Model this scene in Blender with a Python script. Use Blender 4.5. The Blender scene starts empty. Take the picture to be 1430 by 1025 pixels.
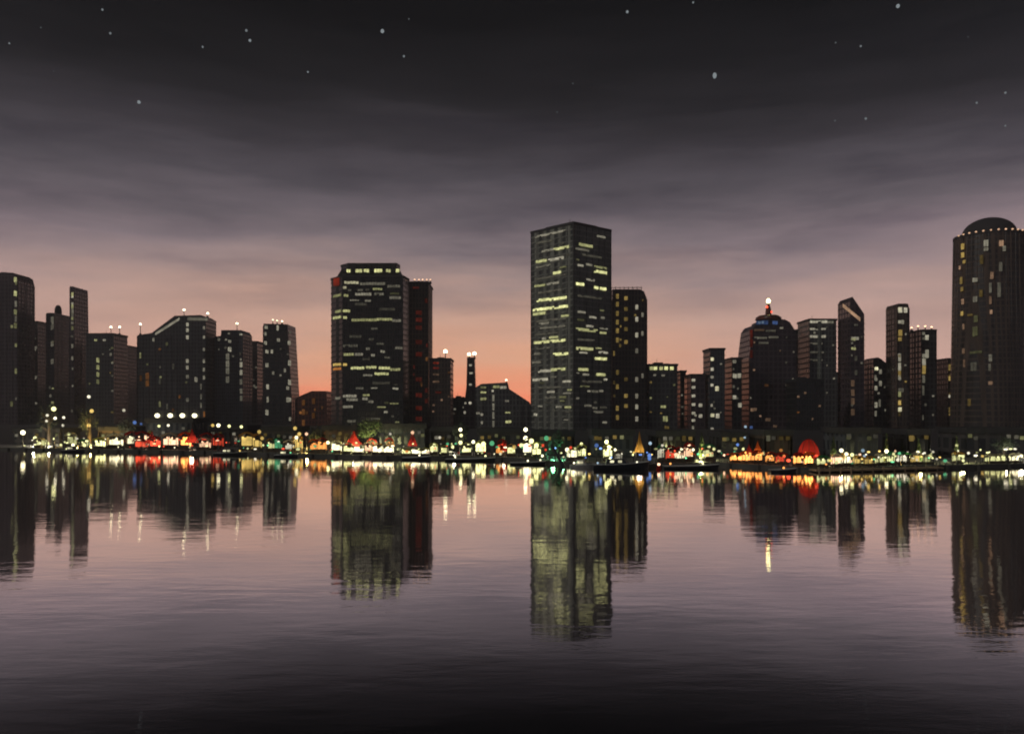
import bpy, bmesh, math, random
from mathutils import Vector, Matrix
random.seed(7)
S = bpy.context.scene
C = S.collection
# ------------------------------------------------------------------ camera
F, CX, YH, CZ = 1100.0, 715.0, 577.0, 12.0        # focal length in photo pixels, centre column, horizon row, eye height
cam = bpy.data.cameras.new('camera')
camo = bpy.data.objects.new('camera', cam); C.objects.link(camo)
camo.location = (0, 0, CZ); camo.rotation_euler = (math.radians(90), 0, 0)
cam.sensor_width = 36; cam.lens = 36*F/1430
cam.shift_y = (YH-512.5)/1430
cam.clip_start = 0.5; cam.clip_end = 40000
cam.dof.use_dof = True; cam.dof.focus_distance = 20; cam.dof.aperture_fstop = (cam.lens/1000)/0.036
S.camera = camo
# ------------------------------------------------------------------ world, sun, exposure
SUN_EL, SUN_AZ = math.radians(24), math.radians(-118)      # azimuth measured from +Y, clockwise
w = bpy.data.worlds.new('World'); S.world = w; w.use_nodes = True
nt = w.node_tree; N = nt.nodes; L = nt.links
for n in list(N): N.remove(n)
def nd(tree, typ, **kw):
    n = tree.nodes.new(typ)
    for k, v in kw.items():
        if k in n.inputs: n.inputs[k].default_value = v
        else: setattr(n, k, v)
    return n
def mth(tree, op, a, b=None, c=None, clamp=False):
    n = tree.nodes.new('ShaderNodeMath'); n.operation = op; n.use_clamp = clamp
    for i, v in enumerate((a, b, c)):
        if v is None: continue
        if isinstance(v, (int, float)): n.inputs[i].default_value = v
        else: tree.links.new(v, n.inputs[i])
    return n.outputs[0]
def s2l(c): return tuple(((v/255+.055)/1.055)**2.4 if v > 10 else v/255/12.92 for v in c)+(1,)
tc = N.new('ShaderNodeTexCoord'); sep = N.new('ShaderNodeSeparateXYZ'); L.new(tc.outputs['Generated'], sep.inputs[0])
X_, Y_, Z_ = sep.outputs
hyp = mth(nt, 'SQRT', mth(nt, 'ADD', mth(nt, 'MULTIPLY', X_, X_), mth(nt, 'MULTIPLY', Y_, Y_)))
t = mth(nt, 'DIVIDE', Z_, mth(nt, 'MAXIMUM', hyp, 0.02))
mp = N.new('ShaderNodeMapping'); L.new(tc.outputs['Generated'], mp.inputs[0]); mp.inputs['Scale'].default_value = (2.2, 2.2, 11)
nz = nd(nt, 'ShaderNodeTexNoise', Scale=1.0, Detail=5.0, Roughness=0.55); L.new(mp.outputs[0], nz.inputs['Vector'])
mp2 = N.new('ShaderNodeMapping'); L.new(tc.outputs['Generated'], mp2.inputs[0]); mp2.inputs['Scale'].default_value = (5, 5, 34); mp2.inputs['Location'].default_value = (3.1, 0, 7)
nz2 = nd(nt, 'ShaderNodeTexNoise', Scale=1.0, Detail=6.0, Roughness=0.6); L.new(mp2.outputs[0], nz2.inputs['Vector'])
t1 = mth(nt, 'ADD', t, mth(nt, 'MULTIPLY', mth(nt, 'SUBTRACT', nz.outputs[0], 0.5), 0.12))
t1 = mth(nt, 'ADD', t1, mth(nt, 'MULTIPLY', mth(nt, 'SUBTRACT', nz2.outputs[0], 0.5), 0.055))
# the glow sits a little left of the middle, towards the flanks the air turns mauve
az = mth(nt, 'ABSOLUTE', mth(nt, 'ADD', mth(nt, 'DIVIDE', X_, mth(nt, 'MAXIMUM', hyp, 0.02)), 0.09))
def ramp(tree, fac, stops):
    r = tree.nodes.new('ShaderNodeValToRGB'); e = r.color_ramp.elements
    while len(e) < len(stops): e.new(0.5)
    for el, (p, c) in zip(e, stops): el.position = p; el.color = c if len(c) == 4 else s2l(c)
    tree.links.new(fac, r.inputs[0]); return r.outputs[0]
warm = ramp(nt, t1, [(0.0, (228, 130, 98)), (.034, (220, 148, 116)), (.07, (210, 156, 128)), (.125, (196, 156, 138)), (.179, (158, 135, 131)), (.215, (126, 113, 117)), (.252, (99, 91, 97)), (.288, (78, 73, 79)), (.325, (59, 55, 60)), (.388, (36, 34, 37)), (.434, (25, 24, 26)), (.506, (12, 12, 13)), (1.0, (6, 6, 7))])
cool = ramp(nt, t1, [(0.0, (184, 138, 124)), (.034, (188, 146, 132)), (.07, (190, 154, 142)), (.125, (180, 150, 142)), (.179, (150, 130, 132)), (.215, (126, 112, 118)), (.252, (99, 91, 97)), (.288, (78, 73, 79)), (.325, (59, 55, 60)), (.388, (36, 34, 37)), (.434, (25, 24, 26)), (.506, (12, 12, 13)), (1.0, (6, 6, 7))])
back = ramp(nt, t1, [(0.0, (80, 78, 86)), (0.2, (76, 75, 84)), (0.6, (50, 50, 56)), (1.0, (30, 30, 36))])
m1 = nd(nt, 'ShaderNodeMixRGB'); L.new(mth(nt, 'MULTIPLY', mth(nt, 'SUBTRACT', az, 0.14), 2.6, clamp=True), m1.inputs[0]); L.new(warm, m1.inputs[1]); L.new(cool, m1.inputs[2])
m2 = nd(nt, 'ShaderNodeMixRGB'); L.new(mth(nt, 'ADD', mth(nt, 'MULTIPLY', Y_, 2.0), 0.2, clamp=True), m2.inputs[0]); L.new(back, m2.inputs[1]); L.new(m1.outputs[0], m2.inputs[2])
mp3 = N.new('ShaderNodeMapping'); L.new(tc.outputs['Generated'], mp3.inputs[0]); mp3.inputs['Scale'].default_value = (3.4, 3.4, 24); mp3.inputs['Location'].default_value = (9.4, 2, 3)
nz3 = nd(nt, 'ShaderNodeTexNoise', Scale=1.0, Detail=7.0, Roughness=0.62, Distortion=.3); L.new(mp3.outputs[0], nz3.inputs['Vector'])
cl = ramp(nt, nz3.outputs[0], [(.34, (.78, .78, .81, 1)), (.5, (.97, .97, .97, 1)), (.68, (1.09, 1.08, 1.08, 1))])
mc = nd(nt, 'ShaderNodeMixRGB', blend_type='MULTIPLY'); L.new(ramp(nt, t, [(.06, (.25, .25, .25, 1)), (.2, (1, 1, 1, 1))]), mc.inputs[0]); L.new(m2.outputs[0], mc.inputs[1]); L.new(cl, mc.inputs[2])
bg1 = N.new('ShaderNodeBackground'); L.new(mc.outputs[0], bg1.inputs[0]); L.new(mth(nt, 'ADD', mth(nt, 'MULTIPLY', mth(nt, 'SUBTRACT', 1.0, mth(nt, 'DIVIDE', t, .34), clamp=True), .42), 1.0), bg1.inputs[1])
sky = N.new('ShaderNodeTexSky'); sky.sky_type = 'NISHITA'; sky.sun_disc = False
sky.sun_elevation = SUN_EL; sky.sun_rotation = SUN_AZ
bg2 = N.new('ShaderNodeBackground'); L.new(sky.outputs[0], bg2.inputs[0]); bg2.inputs[1].default_value = 0.0008
addb = N.new('ShaderNodeAddShader'); L.new(bg1.outputs[0], addb.inputs[0]); L.new(bg2.outputs[0], addb.inputs[1])
wo = N.new('ShaderNodeOutputWorld'); L.new(addb.outputs[0], wo.inputs[0])
sl = bpy.data.lights.new('sun', 'SUN'); sl.energy = 0.5; sl.angle = math.radians(4); sl.color = (1, .96, .86)
so = bpy.data.objects.new('sun', sl); C.objects.link(so)
d = Vector((math.sin(SUN_AZ)*math.cos(SUN_EL), math.cos(SUN_AZ)*math.cos(SUN_EL), math.sin(SUN_EL)))
so.rotation_euler = d.to_track_quat('Z', 'Y').to_euler(); so.location = (-300, -100, 300)
S.view_settings.view_transform = 'Standard'; S.view_settings.look = 'None'; S.view_settings.gamma = 1; S.view_settings.exposure = 0
S.render.engine = 'CYCLES'
# ------------------------------------------------------------------ pixel <-> place
def PX(px, D): return (px-CX)*D/F
def PZ(py, D): return CZ-(py-YH)*D/F
GZ = 0.6
# ------------------------------------------------------------------ materials
def mat(name):
    m = bpy.data.materials.new(name); m.use_nodes = True
    for n in list(m.node_tree.nodes): m.node_tree.nodes.remove(n)
    o = m.node_tree.nodes.new('ShaderNodeOutputMaterial'); return m, m.node_tree, o
def plain(name, col, rough=.7, metal=0, var=.25, scale=.6):
    m, T, o = mat(name)
    b = nd(T, 'ShaderNodeBsdfPrincipled', Roughness=rough, Metallic=metal)
    g = T.nodes.new('ShaderNodeNewGeometry')
    n = nd(T, 'ShaderNodeTexNoise', Scale=scale, Detail=5.0); T.links.new(g.outputs['Position'], n.inputs['Vector'])
    r = ramp(T, n.outputs[0], [(0.3, tuple(c*(1-var) for c in col)+(1,)), (0.7, tuple(min(1, c*(1+var)) for c in col)+(1,))])
    T.links.new(r, b.inputs['Base Color']); T.links.new(b.outputs[0], o.inputs[0]); return m
def emis(name, col, st, var=.5, sample=False, scale=.35):
    m, T, o = mat(name)
    e = nd(T, 'ShaderNodeEmission', Color=col+(1,))
    g = T.nodes.new('ShaderNodeNewGeometry')
    n = nd(T, 'ShaderNodeTexNoise', Scale=scale, Detail=3.0); T.links.new(g.outputs['Position'], n.inputs['Vector'])
    T.links.new(mth(T, 'MULTIPLY', mth(T, 'ADD', mth(T, 'MULTIPLY', mth(T, 'SUBTRACT', n.outputs[0], .5), var*4), 1.0, clamp=False), st), e.inputs['Strength'])
    if var == 0: e.inputs['Strength'].default_value = st
    T.links.new(e.outputs[0], o.inputs[0])
    m.cycles.emission_sampling = 'AUTO' if sample else 'NONE'
    return m
def facade(name, wall, glass=(.02, .022, .026), bw=3.0, rh=4.0, mort=.55, gr=.25, rot=0.0):
    m, T, o = mat(name)
    g = T.nodes.new('ShaderNodeNewGeometry'); s = T.nodes.new('ShaderNodeSeparateXYZ'); T.links.new(g.outputs['Position'], s.inputs[0])
    u = mth(T, 'ADD', s.outputs[0], mth(T, 'MULTIPLY', s.outputs[1], 0.7))
    c = T.nodes.new('ShaderNodeCombineXYZ'); T.links.new(u, c.inputs[0]); T.links.new(mth(T, 'SUBTRACT', s.outputs[2], 1.9), c.inputs[1])
    br = T.nodes.new('ShaderNodeTexBrick'); br.offset = 0; br.squash = 1
    for k, v in (('Scale', 1), ('Brick Width', bw), ('Row Height', rh), ('Mortar Size', mort), ('Mortar Smooth', 0.1), ('Bias', 0)): br.inputs[k].default_value = v
    br.inputs['Color1'].default_value = glass+(1,); br.inputs['Color2'].default_value = tuple(x*2.6 for x in glass)+(1,); br.inputs['Mortar'].default_value = wall+(1,)
    T.links.new(c.outputs[0], br.inputs['Vector'])
    n = nd(T, 'ShaderNodeTexNoise', Scale=.09, Detail=6.0, Roughness=.65)
    mpn = T.nodes.new('ShaderNodeMapping'); mpn.inputs['Scale'].default_value = (2.5, 2.5, .5)
    T.links.new(g.outputs['Position'], mpn.inputs[0]); T.links.new(mpn.outputs[0], n.inputs['Vector'])
    mx = nd(T, 'ShaderNodeMixRGB', blend_type='MULTIPLY'); mx.inputs[0].default_value = 1
    T.links.new(br.outputs['Color'], mx.inputs[1]); T.links.new(ramp(T, n.outputs[0], [(.25, (.35, .35, .35, 1)), (.75, (1.25, 1.22, 1.15, 1))]), mx.inputs[2])
    b = nd(T, 'ShaderNodeBsdfPrincipled'); T.links.new(mx.outputs[0], b.inputs['Base Color'])
    T.links.new(mth(T, 'ADD', mth(T, 'MULTIPLY', br.outputs['Fac'], .6), gr), b.inputs['Roughness'])
    T.links.new(b.outputs[0], o.inputs[0]); return m
M = {}
M['char'] = facade('charcoal_facade', (.085, .082, .09))
M['brown'] = facade('brown_facade', (.12, .085, .07), (.022, .02, .02), 2.4)
M['plum'] = facade('plum_facade', (.10, .07, .085), (.024, .018, .024), 3.4)
M['blue'] = facade('slate_facade', (.085, .095, .115), (.02, .025, .035), 2.0, 3.6)
M['olive'] = facade('olive_glass_facade', (.28, .29, .26), (.05, .055, .05), 1.6, 4.0, .45, .2)
M['black'] = facade('black_glass_facade', (.03, .03, .033), (.008, .009, .01), 1.8, 4.0, .35, .15)
M['grey'] = facade('grey_facade', (.15, .15, .155), (.03, .032, .036), 2.6)
M['red'] = facade('red_brick_facade', (.20, .055, .04), (.04, .018, .016), 3.0)
M['concrete'] = plain('concrete', (.09, .09, .092), .85)
M['roofing'] = plain('roofing', (.04, .04, .043), .9)
M['metal'] = plain('dark_metal', (.06, .06, .065), .5, .6)
M['quay'] = plain('quay_stone', (.07, .068, .06), .8, 0, .4, .2)
M['ground'] = plain('asphalt_ground', (.04, .04, .042), .9, 0, .3, .05)
M['hull_dark'] = plain('dark_hull_paint', (.03, .035, .045), .35)
M['hull_white'] = plain('white_hull_paint', (.6, .6, .56), .4)
M['wood'] = plain('weathered_wood', (.10, .07, .045), .8)
M['bark'] = plain('bark', (.07, .05, .035), .9)
M['leaf'] = plain('green_leaves', (.07, .10, .035), .7, 0, .5, .9)
M['leafdark'] = plain('dark_leaves', (.05, .07, .045), .7, 0, .5, .9)
COL = {'y': (.86, .85, .38), 'w': (.95, .88, .55), 'o': (1, .38, .09), 'a': (.85, .58, .16), 'r': (.95, .09, .04), 'b': (.18, .34, .85), 'g': (.14, .60, .28), 'p': (.80, .74, .55), 'c': (.45, .62, .75), 's': (1, .60, .36), 'n': (.62, .70, .74)}
EM = {}
def E(c, st, sample=False, var=.5):
    k = (c, st, sample)
    if k not in EM: EM[k] = emis('lit_%s_glow' % {'y': 'yellow', 'w': 'warm_white', 'o': 'orange', 'a': 'amber', 'r': 'red', 'b': 'blue', 'g': 'green', 'p': 'pale', 'c': 'sky_blue', 's': 'salmon', 'n': 'starlight'}[c], COL[c], st, var, sample)
    return EM[k]
FAB = {}
def fabric(c):
    if c not in FAB:
        base = {'r': (.42, .035, .025), 'o': (.65, .16, .03), 'a': (.6, .36, .08), 'y': (.6, .58, .2), 'w': (.7, .66, .52), 'g': (.06, .3, .14), 'b': (.06, .12, .4), 'p': (.5, .46, .36)}[c]
        m, T, o = mat('awning_fabric')
        a = nd(T, 'ShaderNodeBsdfDiffuse', Color=base+(1,)); b = nd(T, 'ShaderNodeBsdfTranslucent', Color=base+(1,))
        x = T.nodes.new('ShaderNodeMixShader'); x.inputs[0].default_value = .55
        T.links.new(a.outputs[0], x.inputs[1]); T.links.new(b.outputs[0], x.inputs[2]); T.links.new(x.outputs[0], o.inputs[0])
        FAB[c] = m
    return FAB[c]
# ------------------------------------------------------------------ mesh helpers
def empty(name, loc, label=None, cat=None, group=None):
    o = bpy.data.objects.new(name, None); C.objects.link(o); o.location = loc; o.empty_display_size = .1
    tag(o, label, cat, group); return o
def tag(o, label=None, cat=None, group=None, kind=None):
    if label: o['label'] = label
    if cat: o['category'] = cat
    if group: o['group'] = group
    if kind: o['kind'] = kind
    return o
def obj(name, bm, m, parent=None, loc=None, smooth=False):
    me = bpy.data.meshes.new(name); bmesh.ops.recalc_face_normals(bm, faces=bm.faces); bm.to_mesh(me); bm.free()
    if smooth:
        for p in me.polygons: p.use_smooth = True
    me.materials.append(m)
    return inst(name, me, parent, loc)
def inst(name, me, parent=None, loc=None, scale=None, rz=0):
    o = bpy.data.objects.new(name, me); C.objects.link(o)
    if parent: o.parent = parent
    if loc is not None: o.location = loc
    if scale is not None: o.scale = scale
    o.rotation_euler[2] = rz
    return o
def box(bm, x0, x1, y0, y1, z0, z1):
    v = [bm.verts.new(p) for p in ((x0, y0, z0), (x1, y0, z0), (x1, y1, z0), (x0, y1, z0), (x0, y0, z1), (x1, y0, z1), (x1, y1, z1), (x0, y1, z1))]
    for f in ((0, 3, 2, 1), (4, 5, 6, 7), (0, 1, 5, 4), (1, 2, 6, 5), (2, 3, 7, 6), (3, 0, 4, 7)): bm.faces.new([v[i] for i in f])
def prism(bm, pts, z0, z1, pts1=None):
    p1 = pts1 or pts
    a = [bm.verts.new((x, y, z0)) for x, y in pts]; b = [bm.verts.new((x, y, z1)) for x, y in p1]
    n = len(pts); bm.faces.new(a[::-1]); bm.faces.new(b)
    for i in range(n): bm.faces.new((a[i], a[(i+1) % n], b[(i+1) % n], b[i]))
def extr(bm, prof, y0, y1):      # prof = (x, z) outline, extruded along y
    a = [bm.verts.new((x, y0, z)) for x, z in prof]; b = [bm.verts.new((x, y1, z)) for x, z in prof]
    n = len(prof); bm.faces.new(a); bm.faces.new(b[::-1])
    for i in range(n): bm.faces.new((a[i], b[i], b[(i+1) % n], a[(i+1) % n]))
def tube(bm, p, q, r0, r1, n=8):
    p, q = Vector(p), Vector(q); ax = (q-p).normalized(); u = ax.orthogonal().normalized(); v = ax.cross(u)
    A, B = [], []
    for i in range(n):
        a = 2*math.pi*i/n; dv = u*math.cos(a)+v*math.sin(a)
        A.append(bm.verts.new(p+dv*r0)); B.append(bm.verts.new(q+dv*r1))
    bm.faces.new(A[::-1]); bm.faces.new(B)
    for i in range(n): bm.faces.new((A[i], A[(i+1) % n], B[(i+1) % n], B[i]))
def lathe(bm, prof, n=24, cx=0, cy=0):
    rings = [[bm.verts.new((cx+r*math.cos(2*math.pi*i/n), cy+r*math.sin(2*math.pi*i/n), z)) for i in range(n)] for r, z in prof]
    for a, b in zip(rings, rings[1:]):
        for i in range(n): bm.faces.new((a[i], a[(i+1) % n], b[(i+1) % n], b[i]))
    bm.faces.new(rings[0][::-1]); bm.faces.new(rings[-1])
def offset_poly(pts, d):
    n = len(pts); out = []
    ar = sum(pts[i][0]*pts[(i+1) % n][1]-pts[(i+1) % n][0]*pts[i][1] for i in range(n)); sg = 1 if ar > 0 else -1
    for i in range(n):
        p0, p1, p2 = Vector(pts[i-1]), Vector(pts[i]), Vector(pts[(i+1) % n])
        a = (p1-p0).normalized(); b = (p2-p1).normalized()
        na = Vector((a.y, -a.x))*sg; nb = Vector((b.y, -b.x))*sg
        k = (na+nb); k = k/max(.3, k.dot(na)); out.append(tuple(p1+k*d))
    return out
_bm = bmesh.new(); bmesh.ops.create_icosphere(_bm, subdivisions=2, radius=1)
BALL = {}
def ball(matl):
    if matl.name not in BALL:
        bm = bmesh.new(); bmesh.ops.create_icosphere(bm, subdivisions=2, radius=1)
        me = bpy.data.meshes.new('globe'); bm.to_mesh(me); bm.free(); me.materials.append(matl)
        for p in me.polygons: p.use_smooth = True
        BALL[matl.name] = me
    return BALL[matl.name]
# one pane (metres): width w, height h, spandrel-split for the wide bands; faces -Y at rz=0
PANES = {}
def pane_mesh(wd, ht, matl):
    k = (round(wd*2)/2, round(ht*2)/2, matl.name)
    if k not in PANES:
        bm = bmesh.new(); n = max(1, round(k[0]/2.0)); sw = k[0]/n; rr = random.Random(hash(k[:2]) & 255)
        for i in range(n):
            x0 = -k[0]/2+i*sw; j = rr.uniform(-.12, .12)*k[1]; g = .12 if n > 1 else 0
            if n > 3 and rr.random() < .13: j = .55*k[1]*rr.choice((-1, 1))
            box(bm, x0+g, x0+sw-g, -.12, .1, -k[1]/2+max(0, j), k[1]/2+min(0, j))
        me = bpy.data.meshes.new('window'); bmesh.ops.recalc_face_normals(bm, faces=bm.faces); bm.to_mesh(me); bm.free(); me.materials.append(matl)
        PANES[k] = me
    return PANES[k]
# ------------------------------------------------------------------ shoreline, water, ground
SH = [(-900, 624), (-300, 626), (0, 628), (150, 631), (300, 633), (420, 637), (520, 640), (640, 641), (720, 643), (780, 649), (900, 653), (1000, 650), (1080, 655), (1150, 659), (1300, 655), (1430, 652), (1800, 650), (2600, 648)]
def Ds(px):
    for (a, ya), (b, yb) in zip(SH, SH[1:]):
        if a <= px <= b:
            Da, Db = F*CZ/(ya-YH), F*CZ/(yb-YH)
            k = (px-a)/(b-a); return 1/((1-k)/Da+k/Db)
    return 600
shore = [(PX(a, F*CZ/(y-YH)), F*CZ/(y-YH)) for a, y in SH]
bm = bmesh.new()
ex = [(-14000, shore[0][1])]+shore+[(14000, shore[-1][1])]
va = [bm.verts.new((x, y, GZ)) for x, y in ex]; vb = [bm.verts.new((x, 3000, GZ)) for x, y in ex]; vc = [bm.verts.new((x, 16000, GZ)) for x, y in ex]
for i in range(len(ex)-1):
    bm.faces.new((va[i], va[i+1], vb[i+1], vb[i])); bm.faces.new((vb[i], vb[i+1], vc[i+1], vc[i]))
tag(obj('ground', bm, M['ground']), kind='structure')
def paving():
    m, T, o = mat('promenade_paving')
    g = T.nodes.new('ShaderNodeNewGeometry'); br = T.nodes.new('ShaderNodeTexBrick')
    for k, v in (('Scale', 1), ('Brick Width', 1.2), ('Row Height', .6), ('Mortar Size', .03)): br.inputs[k].default_value = v
    br.inputs['Color1'].default_value = (.26, .25, .23, 1); br.inputs['Color2'].default_value = (.17, .165, .155, 1); br.inputs['Mortar'].default_value = (.06, .06, .06, 1)
    T.links.new(g.outputs['Position'], br.inputs['Vector'])
    b = nd(T, 'ShaderNodeBsdfPrincipled', Roughness=.45); T.links.new(br.outputs[0], b.inputs['Base Color']); T.links.new(b.outputs[0], o.inputs[0]); return m
bm = bmesh.new()
for i in range(len(shore)-1):
    a, b = shore[i], shore[i+1]
    bm.faces.new([bm.verts.new((p[0], p[1]+q, GZ+.004)) for p, q in ((a, 1.5), (b, 1.5), (b, 26), (a, 26))])
tag(obj('promenade', bm, paving()), kind='structure')
bm = bmesh.new()
inner = [(x, y+1.5) for x, y in shore]
for i in range(len(shore)-1):
    a, b, c, d_ = shore[i], shore[i+1], inner[i+1], inner[i]
    prism(bm, [a, b, c, d_], -2, GZ+.15)
    n = int(math.hypot(b[0]-a[0], b[1]-a[1])/7)
    for k in range(n):          # fender piles on the wall
        x = a[0]+(b[0]-a[0])*(k+.5)/n; y = a[1]+(b[1]-a[1])*(k+.5)/n
        if abs(x) < 500: box(bm, x-.25, x+.25, y-.5, y+.1, -2, GZ+.1)
tag(obj('quay_wall', bm, M['quay']), 'long dark stone quay wall along the whole far shore', 'wall')
m, T, o = mat('river_water')
g = T.nodes.new('ShaderNodeNewGeometry')
def wavenoise(sx, sy, sc, det):
    mpn = T.nodes.new('ShaderNodeMapping'); mpn.inputs['Scale'].default_value = (sx, sy, 1); T.links.new(g.outputs['Position'], mpn.inputs[0])
    n = nd(T, 'ShaderNodeTexNoise', Scale=sc, Detail=det, Roughness=.55); T.links.new(mpn.outputs[0], n.inputs['Vector']); return n.outputs[0]
h = mth(T, 'ADD', mth(T, 'MULTIPLY', wavenoise(.35, 1, .9, 4), .022), mth(T, 'MULTIPLY', wavenoise(.5, 1, .12, 3), .07))
bp = nd(T, 'ShaderNodeBump', Strength=.5, Distance=1.0); T.links.new(h, bp.inputs['Height'])
gl = nd(T, 'ShaderNodeBsdfGlossy', Color=(1, .95, .93, 1), Roughness=.03); T.links.new(bp.outputs[0], gl.inputs['Normal'])
df = nd(T, 'ShaderNodeBsdfDiffuse', Color=(.012, .013, .015, 1))
lw = nd(T, 'ShaderNodeLayerWeight', Blend=.5)
mix = T.nodes.new('ShaderNodeMixShader'); T.links.new(ramp(T, lw.outputs['Facing'], [(.0, (.04, .04, .04, 1)), (.5, (.12, .12, .12, 1)), (.62, (.10, .10, .10, 1)), (.65, (.2, .2, .2, 1)), (.69, (.38, .38, .38, 1)), (.73, (.74, .74, .74, 1)), (.77, (1, 1, 1, 1))]), mix.inputs[0])
T.links.new(df.outputs[0], mix.inputs[1]); T.links.new(gl.outputs[0], mix.inputs[2]); T.links.new(mix.outputs[0], o.inputs[0])
bm = bmesh.new(); bm.faces.new([bm.verts.new(p) for p in ((-6000, -600, 0), (6000, -600, 0), (6000, 1100, 0), (-6000, 1100, 0))])
tag(obj('water', bm, m), kind='structure')
# ------------------------------------------------------------------ buildings
def windows(root, ws, D=None, faces=None, name='window'):
    """ws: (px, py, width px, height px, colour, strength[, face]) -> one object each, set on the facade"""
    cnt = 0
    for wv in ws:
        px, py, wp, hp, c, st = wv[:6]
        if faces:
            (ax, ay), (bx, by) = faces[wv[6] if len(wv) > 6 else 0]
            # ray from the eye through px hits the facade's plane
            k = (px-CX)/F; dx, dy = bx-ax, by-ay
            s = (k*ay-ax)/(dx-k*dy); s = min(.985, max(.015, s))
            x, y = ax+dx*s, ay+dy*s; rz = math.atan2(dy, dx); cosn = math.hypot(dx, dy)
            k0 = (px-wp/2-CX)/F; k1 = (px+wp/2-CX)/F
            s0 = (k0*ay-ax)/(dx-k0*dy); s1 = (k1*ay-ax)/(dx-k1*dy)
            wm = min(abs(s1-s0)*cosn, 1.95*min(s, 1-s)*cosn)
            nx, ny = dy/cosn, -dx/cosn
        else:
            x, y, rz, wm, nx, ny = PX(px, D), D, 0, wp*D/F, 0, -1
            X0, X1 = root['_x0'], root['_x1']; x = min(X1-wm/2-.3, max(X0+wm/2+.3, x))
        hm = hp*y/F
        matl = E(c, st)
        inst(name, pane_mesh(max(1, wm), max(1, hm), matl), root, (x+nx*.55-root.location.x, y+ny*.55-root.location.y, PZ(py, y)-root.location.z), None, rz)
        cnt += 1
def roof_lamp(root, px, py, D, y0, c='w', st=9, r=1.15, dy=4):
    r *= .85
    """lamp on a short mast standing on the roof"""
    X, z = PX(px, D+dy), PZ(py, D+dy); zb = PZ(y0, D+dy)-1.5
    l = root.location
    bm = bmesh.new(); tube(bm, (0, 0, zb-z), (0, 0, -r*.6), .45, .3, 6); box(bm, -.9, .9, -.9, .9, zb-z, zb-z+1.6)
    mst = obj('mast', bm, M['metal'], root, (X-l.x, D+dy-l.y, z-l.z))
    b = inst('lamp', ball(E(c, st, True, 0)), mst, (0, 0, 0), (r, r, r))
    bm = bmesh.new(); lathe(bm, [(.9, -r*.95), (1.1, -r*.6)], 8); obj('lamp_collar', bm, M['metal'], mst)
def building(x0, x1, top, D, m, label, dep=28, style='h', prof=None, name='tower_block', wins=(), lamps=(), rnd=None, parapet=True, cat='building', box_=True):
    xl = PX(x0, D) if x0 < CX else PX(x0, D+dep); xr = PX(x1, D) if x1 > CX else PX(x1, D+dep)
    if xr-xl < 4: dep = 12; xl = PX(x0, D) if x0 < CX else PX(x0, D+dep); xr = PX(x1, D) if x1 > CX else PX(x1, D+dep)
    cx = (xl+xr)/2
    root = empty(name, (cx, D+dep/2, GZ), label, cat)
    root['_x0'] = xl; root['_x1'] = xr
    hw = (xr-xl)/2; ztop = PZ(top, D)-GZ if not prof else None
    bm = bmesh.new()
    if prof:
        P = []
        for px, py in prof:
            k = (px-x0)/(x1-x0); P.append((-hw+2*hw*k, PZ(py, D)-GZ))
        if P[0][0] > -hw+.01 or True: P = [(P[0][0] if prof[0][0] <= x0 else -hw, 0)]+P+[(P[-1][0] if prof[-1][0] >= x1 else hw, 0)]
        extr(bm, P[::-1], -dep/2, dep/2); ztop = min(p[1] for p in P[1:-1])
    else: box(bm, -hw, hw, -dep/2, dep/2, 0, ztop)
    if style == 'h':
        z = 4.4
        while z < ztop-3:
            box(bm, -hw-.25, hw+.25, -dep/2-.3, dep/2+.25, z, z+.55); z += 4.0 if D < 640 else 8.0
    else:
        n = max(2, int(hw*2/5.2))
        for i in range(n+1):
            x = -hw+2*hw*i/n; box(bm, x-.45, x+.45, -dep/2-.4, -dep/2+.2, 0, ztop-1)
            if i < 5:
                y = -dep/2+dep*i/4
                box(bm, -hw-.35, -hw+.2, y-.4, y+.4, 0, ztop-1.2); box(bm, hw-.2, hw+.35, y-.4, y+.4, 0, ztop-1.2)
    obj('wall', bm, M[m], root)
    if parapet and not prof:
        bm = bmesh.new()
        e = .55
        box(bm, -hw-e, hw+e, -dep/2-e, -dep/2+.3, ztop-1.0, ztop+.5); box(bm, -hw-e, hw+e, dep/2-.3, dep/2+e, ztop-1.0, ztop+.5)
        box(bm, -hw-e, -hw+.3, -dep/2+.3, dep/2-.3, ztop-1.0, ztop+.5); box(bm, hw-.3, hw+e, -dep/2+.3, dep/2-.3, ztop-1.0, ztop+.5)
        obj('parapet', bm, M['roofing'], root)
        if box_ and hw > 6:
            bm = bmesh.new(); box(bm, -hw*.45, hw*.2, 1, dep*.35, ztop, ztop+2.2); box(bm, hw*.3, hw*.6, 2, dep*.3, ztop, ztop+1.5); tube(bm, (-hw*.2, 4, ztop+2), (-hw*.2, 4, ztop+5), .15, .1, 5)
            obj('roof_plant', bm, M['metal'], root)
    windows(root, wins, D)
    if rnd:
        n, cols, seed = rnd; R = random.Random(seed)
        ytop = top+8; ybot = min(612, YH+F*(CZ-GZ)/D-14)
        nc = max(2, int((x1-x0)/9)); xs = [x0+(x1-x0)*(i+.5)/nc for i in range(nc)]
        used = [(a[0], a[1]) for a in wins]; ws = []
        for _ in range(n*4):
            if len(ws) >= n: break
            px = R.choice(xs)+R.uniform(-.8, .8); py = ytop+(ybot-ytop)*R.random()
            if any(abs(px-a) < 4 and abs(py-b) < 5.5 for a, b in used): continue
            used.append((px, py)); ws.append((px, py, R.choice((2.2, 2.6, 3.2)), R.choice((3, 4, 5, 8)) if style == 'v' else R.choice((2.4, 3)), R.choice(cols), R.choice((.05, .08, .12, .2))))
        windows(root, ws, D)
    for lv in lamps: roof_lamp(root, lv[0], lv[1], D, top if len(lv) < 3 else lv[2], *(lv[3:] or ()))
    return root
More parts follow.
